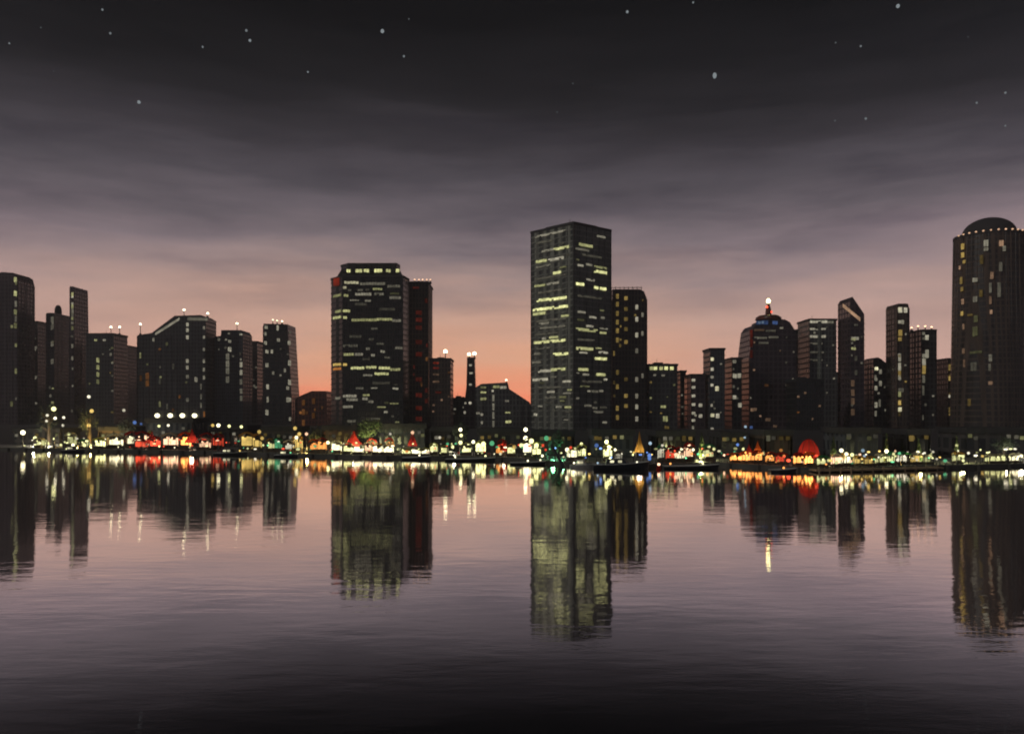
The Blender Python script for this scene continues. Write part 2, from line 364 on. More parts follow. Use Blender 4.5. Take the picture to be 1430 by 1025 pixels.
V = lambda x, ys, c='p', w=2.6, h=4: [(x, y, w, h, c, s) for y, s in ys]
B = building
B(-70, -12, 425, 800, 'char', 'dark office block cut off beyond the left end of the skyline', rnd=(12, 'p', 1))
B(-6, 48, 381, 790, 'plum', 'tall plum dark tower at the far left end of the skyline', style='v', prof=[(-6, 384), (8, 380), (36, 381), (44, 384), (48, 392)],
  wins=V(23, [(391, .5), (410, .6), (436, .2), (455, .14)], 'y', 4, 8)+V(39, [(425, .18), (446, .12)], 'p', 3, 9), rnd=(8, 'py', 2))
B(44, 74, 449, 830, 'char', 'low dark block between the far left tower and the small domed tower', rnd=(7, 'p', 3))
# small domed tower
r = B(65, 97, 437, 815, 'blue', 'small tower with a rounded cap just left of the slender left tower', style='v', wins=V(74, [(446, .14), (457, .1), (480, .14), (505, .12)], 'p', 4, 8)+V(86, [(450, .16)], 'p', 3, 8), rnd=(6, 'py', 4), parapet=False)
bm = bmesh.new(); hr = (r['_x1']-r['_x0'])/2; zt = PZ(437, 815)-GZ
lathe(bm, [(hr*.86, zt), (hr*.86, zt+3.5), (hr*.8, zt+6), (hr*.62, zt+8.2), (hr*.35, zt+9.6), (hr*.05, zt+10)], 20); obj('roof_cap', bm, M['roofing'], r, None, True)
B(97, 124, 401, 800, 'plum', 'slender dark tower, the tallest left of the sloping roofed block', prof=[(97, 403), (100, 400), (117, 400), (119, 406), (121, 440), (124, 470)],
  style='v', wins=V(103, [(411, .45), (428, .3), (444, .2), (458, .14)], 'y', 3, 6)+V(113, [(413, .5), (425, .35), (440, .12), (483, .15), (500, .16)], 'p', 3, 6), rnd=(7, 'p', 5))
B(120, 178, 466, 790, 'char', 'wide flat roofed block with two bright roof lamps side by side', wins=[(134, 475, 4, 3, 'y', .35), (146, 475, 4, 3, 'p', .3), (155, 495, 3, 4, 'p', .14), (158, 507, 3, 3, 'p', .2)]+V(137, [(503, .35), (513, .3), (523, .22), (533, .12)], 'y', 4, 7),
  lamps=[(155, 457), (167, 457)], rnd=(10, 'pya', 6))
B(168, 196, 483, 840, 'blue', 'narrow block wedged between the two lamp block and the sloping roofed block', rnd=(6, 'py', 7))
# pitched roof block
r = B(192, 302, 465, 770, 'char', 'broad dark block with a lit sloping roof edge and three mast lamps', style='v',
  prof=[(192, 468), (215, 465), (252, 441), (294, 440), (302, 444)],
  wins=V(262, [(453, .4), (461, .4), (471, .5), (504, .4), (513, .3), (526, .15), (558, .12)], 'p', 3.4, 6)+V(287, [(458, .22), (471, .3), (488, .18)], 'p', 3, 4)+V(291, [(504, .25), (516, .2), (527, .22)], 'p', 3, 6)+V(274, [(530, .25)], 'p', 4, 7)+V(281, [(540, .12), (554, .12), (566, .12)], 'p', 2.4, 8)+V(206, [(525, .10), (535, .09)], 'o', 5, 9),
  lamps=[(257, 433, 442), (290, 438, 442), (196, 453, 466)], rnd=(16, 'pyo', 8))
def slanted_strip(root, x0, y0, x1, y1, th, D, c, st, name='roof_light'):
    bm = bmesh.new(); l = root.location; y = D-.55
    P = [(PX(x0, D), PZ(y0, D)), (PX(x1, D), PZ(y1, D))]; t_ = th*D/F
    extr(bm, [(P[0][0], P[0][1]-t_), (P[1][0], P[1][1]-t_), (P[1][0], P[1][1]), (P[0][0], P[0][1])], 0, .3)
    obj(name, bm, E(c, st), root, (-l.x, y-l.y, -l.z))
slanted_strip(r, 217, 465, 251, 443.5, 3.5, 770, 'p', .3); slanted_strip(r, 262, 443.5, 290, 444, 4, 770, 'p', .16)
for x in (220, 238, 255, 272):          # big facade floodlights low on the same block
    X, z = PX(x, 768), PZ(580, 768); l = r.location
    bm = bmesh.new(); box(bm, -.3, .3, 0, 2.2, -.3, .3); lathe(bm, [(1.4, 1.2), (2.0, .6), (2.0, .3)], 10)
    fo = obj('floodlight', bm, M['metal'], r, (X-l.x, 768-l.y, z-l.z)); inst('bulb', ball(E('w', 3.0, True, 0)), fo, (0, -.6, -.2), (2.6, 1.4, 2.2))
    windows(r, [(x, 590, 5, 3, 'y', .25)], 770)
B(300, 352, 466, 785, 'blue', 'grey twin shouldered block with one lamp on a mast', style='v', prof=[(300, 470), (311, 469), (312, 461), (348, 461), (352, 466)],
  wins=[(320, 466, 3, 3, 'p', .15), (339, 467, 4, 3, 'p', .3), (321, 477, 4, 4, 'p', .25), (321, 488, 5, 6, 'p', .4)]+V(318, [(498, .16), (508, .2), (518, .16), (530, .12)], 'p', 5, 9)+V(340, [(509, .35), (520, .35), (533, .12), (546, .15), (556, .10)], 'p', 3.4, 8),
  lamps=[(331, 452, 462)], rnd=(8, 'p', 9))
B(350, 371, 477, 830, 'char', 'low shadowed block left of the tapering lamp topped tower', rnd=(4, 'p', 10))
B(367, 418, 452, 760, 'black', 'tapering black tower with pale scattered windows and lamps along its roof', style='v', prof=[(367, 456), (369, 452), (411, 453), (413, 480), (418, 552)],
  wins=[(372, 457, 4, 5, 'p', .3), (371, 466, 3, 6, 'p', .25), (388, 458, 3, 7, 'p', .45), (371, 479, 4, 5, 'p', .35), (389, 475, 4, 5, 'p', .25), (404, 479, 4, 6, 'p', .3), (373, 491, 4, 5, 'p', .4), (380, 491, 3, 5, 'p', .35), (373, 510, 4, 6, 'p', .28), (408, 507, 4, 8, 'p', .3), (398, 517, 3, 6, 'p', .22), (374, 540, 3.6, 7, 'p', .35), (402, 542, 4, 5, 'p', .25), (411, 534, 4, 8, 'p', .3), (374, 558, 3, 8, 'p', .22), (402, 558, 3.6, 7, 'p', .25), (415, 558, 3.4, 6, 'p', .35), (373, 576, 4, 8, 'p', .3), (412, 585, 3, 5, 'p', .25)],
  lamps=[(381, 447, 452, 'w', 3, 1.0), (387, 448, 452, 'w', 3, .9), (394, 449, 452, 'w', 4, 1.1)], rnd=(5, 'p', 11))
B(414, 466, 548, 700, 'red', 'low red brick gabled house left of the black glass tower', prof=[(414, 555), (440, 546), (466, 546)], style='v', wins=V(424, [(562, .08), (575, .10), (590, .10)], 'o', 4, 9)+V(438, [(560, .06), (580, .06)], 'o', 4, 9), rnd=(4, 'o', 12))
# black glass tower with chamfered corners and stepped crown
def dim_bands(W, spans, n, seed, y0, y1, br=(.05, .08, .12, .2, .3)):
    R = random.Random(seed); k = 0
    for _ in range(n*20):
        if k >= n: break
        a, b_, fc = R.choice(spans); w_ = R.uniform(4, 14); x = R.uniform(a+w_/2+1, b_-w_/2-1); y = R.uniform(y0, y1)
        if any(abs(x-q[0]) < (w_+q[2])/2+1 and abs(y-q[1]) < 4.6 for q in W): continue
        W.append((x, y, w_, R.uniform(2, 3.4), R.choice('ypp'), R.choice(br), fc)); k += 1
def poly_tower(fp, top, label, walls, faces, wins, extra=None, ledge=4.0, name='glass_tower', crown=None):
    cx = sum(p[0] for p in fp)/len(fp); cy = sum(p[1] for p in fp)/len(fp)
    root = empty(name, (cx, cy, GZ), label, 'building')
    loc = [(x-cx, y-cy) for x, y in fp]; zt = top-GZ
    bm = bmesh.new(); prism(bm, loc, 0, zt); z = 4.4
    outer = offset_poly(loc, .3)
    while z < zt-3: prism(bm, outer, z, z+.5); z += ledge
    obj('wall', bm, M[walls], root)
    bm = bmesh.new(); prism(bm, offset_poly(loc, .5), zt-1, zt+.6); obj('parapet', bm, M['roofing'], root)
    windows(root, wins, None, faces)
    return root, loc, zt
D = 580
fp = [(PX(478, 578), 578), (PX(563, 578), 578), (PX(571, 592), 592), (PX(570, 622), 622), (PX(472, 622), 622), (PX(462.5, 590), 590)]
faces = [(fp[0], fp[1]), (fp[5], fp[0]), (fp[1], fp[2])]
W12 = []
for a, b_, y, c, s, fc in [(481, 501, 395, 'w', .5, 0), (503, 538, 396.5, 'p', .16, 0), (541, 559, 400, 'p', .12, 0), (479, 484, 402, 'w', .3, 0), (466, 477, 413, 'y', .22, 1), (480, 487, 413, 'y', .3, 0), (496, 519, 411, 'p', .28, 0), (523, 536, 411, 'p', .14, 0), (544, 560, 416, 'p', .16, 0), (479, 489, 434.5, 'y', .5, 0), (469, 477, 435, 'y', .3, 1), (466, 477, 443.5, 'y', .5, 1), (479, 485, 443.5, 'y', .6, 0), (491, 526, 447, 'y', .28, 0), (526, 548, 446, 'y', .35, 0), (548, 560, 448, 'p', .18, 0), (479, 500, 483, 'p', .08, 0), (511, 517, 487, 'p', .16, 0), (531, 538, 491, 'p', .28, 0), (552, 562, 486, 'p', .14, 0), (480, 494, 495, 'y', .35, 0), (496, 507, 495, 'p', .2, 0), (518, 524, 496, 'p', .25, 0), (466, 477, 509, 'a', .6, 1), (479, 485, 509, 'a', .7, 0), (466, 477, 515, 'o', .4, 1), (490, 509, 514, 'y', .7, 0), (511, 526, 513, 'y', .55, 0), (529, 545, 514, 'y', .6, 0), (545, 559, 516, 'y', .35, 0), (523, 543, 522, 'y', .6, 0), (479, 498, 553, 'p', .32, 0), (469, 476, 556, 'p', .2, 1), (484, 500, 558, 'p', .2, 0), (506, 514, 557, 'p', .25, 0), (514, 522, 561, 'p', .16, 0), (479, 493, 568, 'p', .26, 0), (496, 512, 425, 'p', .06, 0), (530, 552, 432, 'p', .05, 0), (488, 505, 470, 'p', .05, 0), (520, 545, 535, 'p', .05, 0)]:
    W12.append(((a+b_)/2, y, b_-a, 3.4, c, s, fc))
W12.append((470.5, 394, 8, 11, 'r', .16, 1))
dim_bands(W12, [(479, 562, 0)], 26, 78, 394, 590)
r, loc, zt = poly_tower(fp, PZ(386, 578), 'black glass tower with chamfered shoulders and a lit crown row', 'black', faces, W12)
ci = offset_poly(loc, -3.2); ct = offset_poly(loc, -7.0)
zc = PZ(368.5, 585)-GZ
bm = bmesh.new(); prism(bm, ci, zt+.6, zc-3, ct); prism(bm, ct, zc-3, zc); prism(bm, offset_poly(ct, .5), zc-1, zc+.5); obj('crown', bm, M['black'], r)
for a, b_, s in [(484, 490, .9), (497, 506, .6), (508, 516, .7), (523, 534, .9), (539, 546, .5), (553, 558, .8)]:
    y = 581.0; k = r.location
    inst('window', pane_mesh((b_-a)*y/F, 2.6, E('y', s)), r, (PX((a+b_)/2, y)-k.x, y-.9-k.y, PZ(378.5, y)-k.z))
B(562, 604, 394, 615, 'brown', 'reddish brown tower right behind the black glass tower with five roof lamps', style='v', wins=V(585, [(437, .045), (447, .06), (458, .04), (478, .04), (495, .05), (530, .04), (552, .06), (570, .05), (585, .05)], 'r', 9, 6)+V(598, [(420, .03), (560, .05), (545, .04)], 'r', 4, 6)+V(581, [(402, .05)], 'r', 9, 3),
  lamps=[(x, 391, 394, 's', 2.2, .75, 1) for x in (579, 585, 590, 596, 601)], dep=34, box_=False, rnd=(6, 'ro', 13))
B(600, 633, 501, 590, 'brown', 'short dark tower with dim red windows and one roof lamp', wins=[(609, 507, 8, 3, 'r', .14), (609, 514, 8, 2.4, 'r', .10), (609, 523, 8, 2.4, 's', .08), (609, 533, 9, 3, 's', .10), (612, 548, 8, 3, 'r', .05)], lamps=[(622, 491, 501, 'w', 6, 1.8)], rnd=(5, 'os', 14))
B(628, 654, 556, 640, 'char', 'low flat block left of the thin chimney tower', rnd=(5, 'p', 15))
B(645, 671, 500, 600, 'plum', 'thin chimney like tower with twin lamps on top', name='chimney_tower', prof=[(645, 590), (651.5, 540), (652.5, 499), (663, 499), (664.5, 540), (671, 590)], style='v', dep=12,
  wins=[(657, 510, 4, 3, 'p', .4), (658, 521, 5, 3, 'p', .5), (657, 537, 4, 3, 'p', .35), (656.5, 563, 4, 4, 'p', .6), (650, 563, 3, 3, 'p', .4), (649, 576, 3, 4, 'p', .35)], lamps=[(655, 495, 499, 'w', 6, 1.6), (662.5, 494, 499, 'w', 6, 1.7)])
r = B(664, 740, 545, 590, 'grey', 'low block with a slanting right roof between chimney tower and tallest tower', style='v', prof=[(664, 541), (672, 536), (709, 534), (711, 543), (740, 562)],
  wins=[(675, 541, 8, 2.4, 'y', .16), (675, 548, 8, 2.6, 'y', .45), (675, 557, 8, 3.4, 'y', .35), (693, 540, 9, 3.5, 'y', .3), (703, 541, 9, 4, 'p', .35), (708, 560, 6, 3, 'p', .22), (709, 576, 7, 2, 'y', .4), (710, 589, 8, 4, 'y', .6), (688, 546, 3, 3, 'p', .6), (667, 577, 6, 3, 'p', .25), (673, 579, 4, 4, 'p', .3), (673, 590, 3, 4, 'p', .2)]+V(689, [(556, .2), (568, .22), (580, .22), (592, .16)], 'p', 2.6, 9), lamps=[(707, 531, 536, 'p', 3, 1.1)])
# tallest tower, seen on its corner
fp = [(PX(742, 566), 566), (PX(801, 538), 538), (PX(853, 560), 560), (PX(801, 594), 594)]
faces = [(fp[0], fp[1]), (fp[1], fp[2])]
W = []
for a, b_, y, c, s, fc in [(747, 790, 327, 'p', .22, 0), (773, 795, 347, 'y', .5, 0), (757, 774, 350, 'p', .2, 0), (749, 764, 365, 'y', .45, 0), (766, 788, 362, 'p', .4, 0), (749, 770, 372, 'p', .12, 0), (773, 784, 381, 'y', .6, 0), (747, 762, 399, 'y', .3, 0), (764, 781, 396, 'p', .22, 0), (750, 768, 419, 'y', .7, 0), (768, 792, 417, 'y', .85, 0), (745, 768, 432, 'y', .95, 0), (768, 794, 429, 'y', .8, 0), (745, 762, 438, 'y', .4, 0), (754, 790, 457, 'p', .12, 0), (746, 768, 478, 'y', .55, 0), (769, 790, 476, 'y', .65, 0), (773, 794, 494.5, 'y', .7, 0), (744, 756, 506, 'p', .14, 0), (752, 770, 518, 'p', .32, 0), (770, 790, 516, 'y', .45, 0), (744, 766, 530, 'p', .35, 0), (762, 777, 555, 'p', .10, 0), (777, 785, 568, 'p', .2, 0), (746, 751, 579, 'p', .35, 0), (750, 772, 338, 'p', .07, 0), (748, 790, 387, 'p', .07, 0), (752, 785, 407, 'p', .07, 0), (748, 792, 447, 'p', .08, 0), (748, 780, 466, 'p', .06, 0), (750, 770, 486, 'p', .07, 0), (750, 785, 541, 'p', .06, 0),
                           (808, 827, 343, 'y', .32, 1), (803, 822, 349, 'p', .12, 1), (833, 845, 331, 'p', .16, 1), (806, 814, 371, 'p', .3, 1), (829, 847, 374, 'y', .2, 1), (829, 847, 380, 'y', .75, 1), (804, 815, 397, 'y', .9, 1), (829, 835, 402, 'y', .8, 1), (837, 846, 403.5, 'y', .75, 1), (806, 817, 436, 'p', .2, 1), (838, 844, 444, 'p', .16, 1), (804, 834, 461, 'y', .32, 1), (837, 846, 465, 'y', .3, 1), (804, 828, 487, 'y', .38, 1), (830, 847, 501, 'y', .65, 1), (807, 821, 516, 'y', .4, 1), (813, 822, 523, 'p', .22, 1), (832, 845, 523, 'y', .42, 1), (836, 842, 546, 'p', .14, 1), (804, 808, 556, 'p', .14, 1), (812, 840, 358, 'p', .05, 1), (806, 840, 415, 'p', .05, 1), (806, 830, 475, 'p', .06, 1), (812, 840, 533, 'p', .05, 1)]:
    W.append(((a+b_)/2, y, b_-a, 4.2 if s > .3 else 3.3, c, s*1.3, fc))
dim_bands(W, [(743, 800, 0), (802, 851, 1)], 24, 77, 328, 575, (.06, .1, .15, .25))
dim_bands(W, [(743, 800, 0), (743, 800, 0), (802, 851, 1)], 22, 79, 440, 590, (.15, .22, .35, .5))
r, loc, zt = poly_tower(fp, PZ(311.5, 538), 'tallest tower of all, seen on its corner, banded with yellow lit floors', 'olive', faces, W)
bm = bmesh.new()
for fc, n in ((0, 7), (1, 6)):                      # slim fins up both visible faces
    (ax, ay), (bx, by) = faces[fc]
    for i in range(n+1):
        s = i/n; x, y = ax+(bx-ax)*s-r.location.x, ay+(by-ay)*s-r.location.y
        tube(bm, (x, y, 0), (x, y, zt-.5), .55 if i in (0, n) else .38, .5 if i in (0, n) else .38, 6)
obj('fins', bm, M['grey'], r)
bm = bmesh.new(); q = offset_poly(loc, -7); prism(bm, q, zt+.6, zt+3.4); tube(bm, (-2, -4, zt+3), (-2, -4, zt+8), .3, .15, 6); tube(bm, (6, -3, zt), (6, -3, zt+4.5), .25, .15, 6); obj('roof_plant', bm, M['metal'], r)
r = B(850, 903, 404, 575, 'brown', 'brown slab tower attached right of the tallest tower with amber windows', style='v', dep=24, prof=[(850, 404), (892, 404), (899, 407), (903, 416)],
  wins=V(862, [(414, .22), (425, .2), (438, .2), (450, .22), (462, .25), (475, .22), (520, .12), (540, .2), (570, .25), (583, .2)], 'a', 4, 7)+V(874, [(417, .3), (432, .14), (446, .16), (460, .12), (478, .25), (530, .08), (553, .3), (567, .22)], 'a', 5, 6)+V(889, [(429, .4), (446, .45), (468, .4), (490, .14), (530, .2), (553, .2), (568, .35), (585, .3)], 'p', 4, 7)+V(897, [(440, .2), (466, .22), (525, .16)], 'p', 3, 7), rnd=(8, 'a', 16))
bm = bmesh.new(); l = r.location
for i in range(8):
    X = PX(854+i*6, 576)-l.x; tube(bm, (X, 577-l.y, PZ(405, 576)-l.z), (X, 577-l.y, PZ(400, 576)-l.z), .3, .2, 5)
tube(bm, (PX(853, 576)-l.x, 577-l.y, PZ(401.5, 576)-l.z), (PX(897, 576)-l.x, 577-l.y, PZ(401.5, 576)-l.z), .25, .25, 5); obj('roof_railing', bm, M['metal'], r)
B(900, 946, 509, 570, 'char', 'low block with a row of bright yellow windows under its roof', wins=[(x, 514.5, 5, 4.5, 'y', s) for x, s in ((909, .4), (915, .9), (923, .6), (930, 1.0), (938, .9))]+[(914, 524, 4, 3, 'p', .16), (926, 524, 5, 3, 'p', .18), (926, 568, 8, 4, 'y', .35), (929, 585, 7, 8, 'y', .3), (931, 597, 7, 5, 'a', .12)], rnd=(6, 'ya', 17), dep=20)
B(940, 958, 518, 610, 'blue', 'narrow plain block behind the row windowed block', rnd=(3, 'p', 18))
B(956, 985, 523, 565, 'plum', 'small block with a neat column of white windows on its left', style='v', wins=V(963, [(531, .5), (541, .4), (553, .45), (565, .4), (577, .45), (587, .4)], 'p', 4.4, 4)+[(967, 597, 3, 5, 'p', .3), (978, 566, 4.4, 5, 'p', .35), (971, 580, 3, 3, 'p', .3), (978, 581, 4.4, 4.4, 'p', .4)], dep=22)
B(982, 1012, 487, 560, 'blue', 'slim slate tower with bright windows down its left edge', wins=[(985.5, 502, 4.4, 5, 'w', .8), (985.5, 516, 4.4, 4.6, 'p', .5), (985.5, 527, 4, 4, 'p', .35), (987, 538, 4, 4, 'p', .5), (1001, 543, 5, 6.5, 'w', .6), (988, 566, 3, 4, 'p', .3), (985.5, 580, 5, 5, 'w', .6), (1002, 581, 5, 7, 'p', .55), (985, 600, 4, 6, 'p', .4)], dep=20, rnd=(4, 'p', 19))
B(1010, 1036, 500, 575, 'char', 'plain shadowed block between the slim slate tower and the beacon tower', wins=[(1022, 505, 5, 5, 'p', .22), (1018, 525, 6, 7, 'p', .4), (1032, 525, 5, 7, 'p', .35), (1016, 555, 5, 6, 'p', .4), (1033, 566, 5, 7, 'p', .4), (1020, 540, 3, 4, 'p', .1)], dep=24, rnd=(4, 'p', 20))
# beacon tower
r = B(1030, 1112, 460, 580, 'plum', 'stepped round shouldered tower topped by a spire with a glowing beacon', style='h', dep=30,
  prof=[(1030, 500), (1036, 460), (1042, 453), (1053, 452), (1057, 446), (1092, 446), (1101, 450), (1108, 459), (1112, 474)],
  wins=[(1060, 461, 14, 2.6, 's', .06), (1076, 462, 14, 2.6, 'p', .07), (1062, 472, 18, 3, 'p', .14), (1080, 471, 14, 3, 'p', .12), (1066, 479, 14, 3, 'p', .09), (1091, 458, 5, 3, 'p', .2), (1052, 572, 9, 5, 's', .16), (1070, 538, 6, 4, 'o', .05), (1072, 586, 8, 5, 's', .08), (1082, 595, 6, 4, 's', .07), (1041, 600, 4, 10, 'b', .2), (1039, 612, 4, 5, 'c', .3), (1030, 620, 3, 8, 'b', .3)], rnd=(10, 'sp', 21))
l = r.location
bm = bmesh.new(); X = PX(1073, 590)-l.x; Y = 590-l.y
lathe(bm, [(9.5, PZ(447, 590)-l.z), (9.2, PZ(443.5, 590)-l.z), (7, PZ(441, 590)-l.z), (2.3, PZ(440, 590)-l.z), (1.9, PZ(432, 590)-l.z), (.6, PZ(423, 590)-l.z)], 16, X, Y); sp = obj('spire', bm, M['red'], r)
inst('beacon', ball(E('y', 7, True, 0)), sp, (X, Y, PZ(420.5, 590)-l.z), (1.5, 1.5, 1.9))
inst('beacon', ball(E('r', 3, True, 0)), sp, (X-1.6, Y-1.5, PZ(429, 590)-l.z), (.9, .7, .9)); inst('beacon', ball(E('r', 2.2, True, 0)), sp, (X+1.8, Y-1.5, PZ(436, 590)-l.z), (.8, .7, .8))
windows(r, [(1062, 450.5, 9, 4, 'c', .45), (1064, 450.5, 17, 5.5, 'b', .12), (1082, 451, 8, 5, 'b', .25)], 579.6, name='crown_light')
windows(r, [(1036, 466, 4, 10, 'r', .06), (1036, 480, 4, 12, 'r', .045), (1037, 495, 4, 12, 'r', .035), (1041, 470, 3, 14, 'r', .03)], 580)  # red-lit slab at the left edge, its light put in as glowing panes
B(1098, 1120, 461, 620, 'char', 'narrow grey block behind the beacon tower shoulder', rnd=(4, 'p', 22))
r = B(1114, 1168, 446, 590, 'grey', 'two toned grey tower with green white lit top floors', style='h', dep=24,
  wins=[(1130, 449.5, 24, 4, 'p', .55), (1155, 450, 18, 4, 'p', .18), (1131, 459.5, 22, 3, 'p', .4), (1131, 470, 22, 3.4, 'p', .38), (1129, 480, 18, 3, 'p', .10), (1130, 492, 20, 3, 'p', .09), (1129, 503, 18, 3, 'p', .08)], rnd=(7, 'p', 23))
l = r.location; bm = bmesh.new(); box(bm, PX(1141.5, 590)-l.x, PX(1146, 590)-l.x, 588.6-l.y, 589.6-l.y, 0, PZ(449, 590)-l.z); obj('corner_fin', bm, M['olive'], r)
r = B(1170, 1207, 437, 575, 'plum', 'pointed tower with a wedge roof and a lit diagonal slash', style='h', dep=22, prof=[(1170, 420), (1176, 414.5), (1206, 438), (1207, 440)],
  wins=[(1180, 474, 7, 4, 'y', .3), (1193, 473, 11, 4.4, 'p', .3), (1180.5, 487, 7, 3.4, 'y', .38), (1195, 454, 6, 3, 'p', .06)]+V(1183, [(535, .08), (548, .09), (560, .09), (575, .07)], 's', 5, 10)+V(1195, [(500, .05), (520, .05)], 'p', 4, 8), rnd=(6, 'p', 24))
slanted_strip(r, 1176.5, 424, 1201, 444, 5, 575, 's', .4)
B(1204, 1240, 503, 600, 'char', 'low sloped block between the pointed tower and the slim right tower', style='v', prof=[(1204, 502), (1214, 499), (1222, 501), (1240, 509)],
  wins=[(1214, 515, 5, 5, 'w', 1.0), (1215, 530, 4, 5, 'p', .25), (1216, 542, 4, 6, 'p', .3), (1215, 565, 4, 8, 'p', .4), (1215, 577, 3, 8, 'p', .2), (1229, 519, 4, 6, 'p', .2), (1229, 535, 4, 8, 'p', .2), (1228, 563, 3, 10, 'p', .12)], rnd=(5, 'p', 25), dep=20)
B(1237, 1269, 425, 580, 'brown', 'slim right tower with three bright windows under its roof', style='v', dep=18, prof=[(1237, 428), (1240, 424), (1266, 424), (1269, 427)],
  wins=[(1246, 433, 6, 8, 'p', .5), (1255, 433, 5, 7, 'w', .6), (1264, 433, 5, 8, 'p', .6), (1245, 450, 4, 5, 'p', .4), (1260, 450, 4, 6, 'p', .25), (1249, 465, 6, 9, 'a', .3), (1246, 474, 5, 6, 'a', .3), (1244, 500, 4, 12, 'p', .3), (1245, 513, 4, 12, 'p', .35), (1245, 527, 4, 8, 'p', .25), (1251, 522, 4, 10, 'a', .2), (1251, 550, 4, 9, 'y', .25), (1252, 562, 4, 8, 'a', .5), (1252, 572, 5, 7, 'w', .6), (1245, 545, 8, 6, 'p', .1)], rnd=(5, 'ap', 26))
B(1268, 1307, 461, 590, 'char', 'flat block with four small lamps in a row on its roof', style='v', dep=20,
  wins=[(1278, 466, 4, 5, 'p', .15), (1294, 471, 5, 7, 'p', .5), (1285, 473, 4, 4, 'p', .12), (1294, 494, 5, 12, 'p', .28), (1276, 497, 4, 6, 'p', .2), (1281, 505, 5, 10, 'p', .35), (1281, 516, 5, 12, 'a', .35), (1281, 530, 4, 12, 'p', .14), (1281, 545, 3, 14, 'p', .1)], lamps=[(x, y, 461, 's', 3, .9, 1) for x, y in ((1273, 458), (1282, 456), (1292, 456), (1301, 457))], box_=False, rnd=(4, 'p', 27))
B(1304, 1337, 501, 600, 'brown', 'short block tucked against the big domed tower', dep=20, wins=[(1310, 513, 6, 9, 'a', .25), (1322, 513, 5, 9, 'a', .22), (1321, 528, 7, 7, 'a', .4), (1322, 553, 8, 5, 'p', .5), (1320, 572, 5, 8, 'a', .12)], rnd=(4, 'a', 28))
B(1098, 1150, 530, 540, 'black', 'squat dark block standing before the beacon and two toned towers', dep=20, rnd=(5, 'so', 29))
# big domed round tower at the right
D = 540; X = PX(1381, D+24); R_ = 44.5*(D+20)/F
root = empty('domed_tower', (X, D+24, GZ), 'big round tower with a dark dome and a ring of orange lamps at the right', 'building')
zs = PZ(326, D+10)-GZ; bm = bmesh.new()
lathe(bm, [(R_*1.08, 0), (R_*1.06, zs*.3), (R_*1.0, zs*.75), (R_*.97, zs)], 40)
for i in range(40):
    a = 2*math.pi*(i+.5)/40; tube(bm, (R_*1.07*math.cos(a), R_*1.07*math.sin(a), 0), (R_*.98*math.cos(a), R_*.98*math.sin(a), zs-1), .4, .4, 5)
obj('wall', bm, M['brown'], root)
bm = bmesh.new(); lathe(bm, [(R_*1.0, zs-.5), (R_*1.0, zs+1.2), (R_*.76, zs+1.2)], 40); obj('cornice', bm, M['roofing'], root)
bm = bmesh.new(); rd = R_*.76; lathe(bm, [(rd, zs+1.2), (rd, zs+2)]+[(rd*math.cos(a), zs+2+12.0*math.sin(a)) for a in [math.pi/2*i/9 for i in range(1, 9)]]+[(.3, zs+14.1)], 40); dm = obj('dome', bm, M['roofing'], root, None, False)
for i in range(16):
    a = math.pi+math.pi*(i+.5)/16; inst('lamp', ball(E('s', .9, False, .3)), root, (R_*1.02*math.cos(a), R_*1.02*math.sin(a), zs+.9), (.7, .7, .55))
Rr = random.Random(5)
ws = [(1345, 344, 6, 9, 'a', .45), (1345, 356, 6, 8, 'a', .4), (1347, 366, 5, 5, 'a', .35), (1341, 374, 4, 5, 's', .35), (1343, 392, 5, 10, 'a', .22), (1344, 404, 5, 6, 'a', .2), (1345, 421, 5, 8, 's', .25), (1344, 438, 5, 6, 'a', .45), (1377, 340, 8, 9, 'p', .3), (1377, 348, 8, 5, 'p', .22), (1398, 340, 7, 8, 's', .3), (1402, 347, 5, 8, 'p', .2), (1362, 391, 9, 6, 'p', .24), (1385, 385, 5, 10, 's', .16), (1383, 402, 4, 14, 'p', .12), (1395, 404, 5, 22, 'p', .1), (1362, 418, 7, 8, 'p', .16), (1363, 445, 6, 10, 'y', .07), (1362, 463, 9, 14, 'y', .07), (1384, 436, 4, 6, 's', .28), (1383, 420, 4, 12, 's', .12), (1383, 500, 5, 10, 'p', .14), (1382, 513, 4, 10, 'p', .1), (1346, 456, 4, 9, 's', .16), (1346, 490, 5, 8, 's', .14), (1347, 508, 4, 12, 's', .1), (1363, 492, 20, 4, 'y', .06), (1360, 512, 10, 12, 'p', .07), (1383, 535, 6, 5, 's', .14), (1354, 562, 5, 10, 'a', .1), (1371, 362, 5, 14, 'a', .07), (1370, 410, 5, 10, 'a', .08), (1355, 440, 10, 3, 'a', .1), (1397, 372, 5, 14, 'p', .1)]
for px, py, wp, hp, c, s in ws:
    # point on the front of the round wall
    k = (px-CX)/F; a_, b2, c2 = k*k+1, -2*(k*X+D+24), X*X+(D+24)**2-(R_*1.05)**2
    disc = b2*b2-4*a_*c2
    if disc < 0: continue
    y = (-b2-math.sqrt(disc))/(2*a_); x = k*y; th = math.atan2(y-D-24, x-X)
    inst('window', pane_mesh(max(1, wp*y/F*.8), max(1, hp*y/F), E(c, s)), root, (x-X+.5*math.cos(th), y-D-24+.5*math.sin(th), PZ(py, y)-GZ), None, th+math.pi/2)
B(1424, 1480, 400, 640, 'char', 'dark tower cut off beyond the right end of the skyline', rnd=(8, 'p', 31))
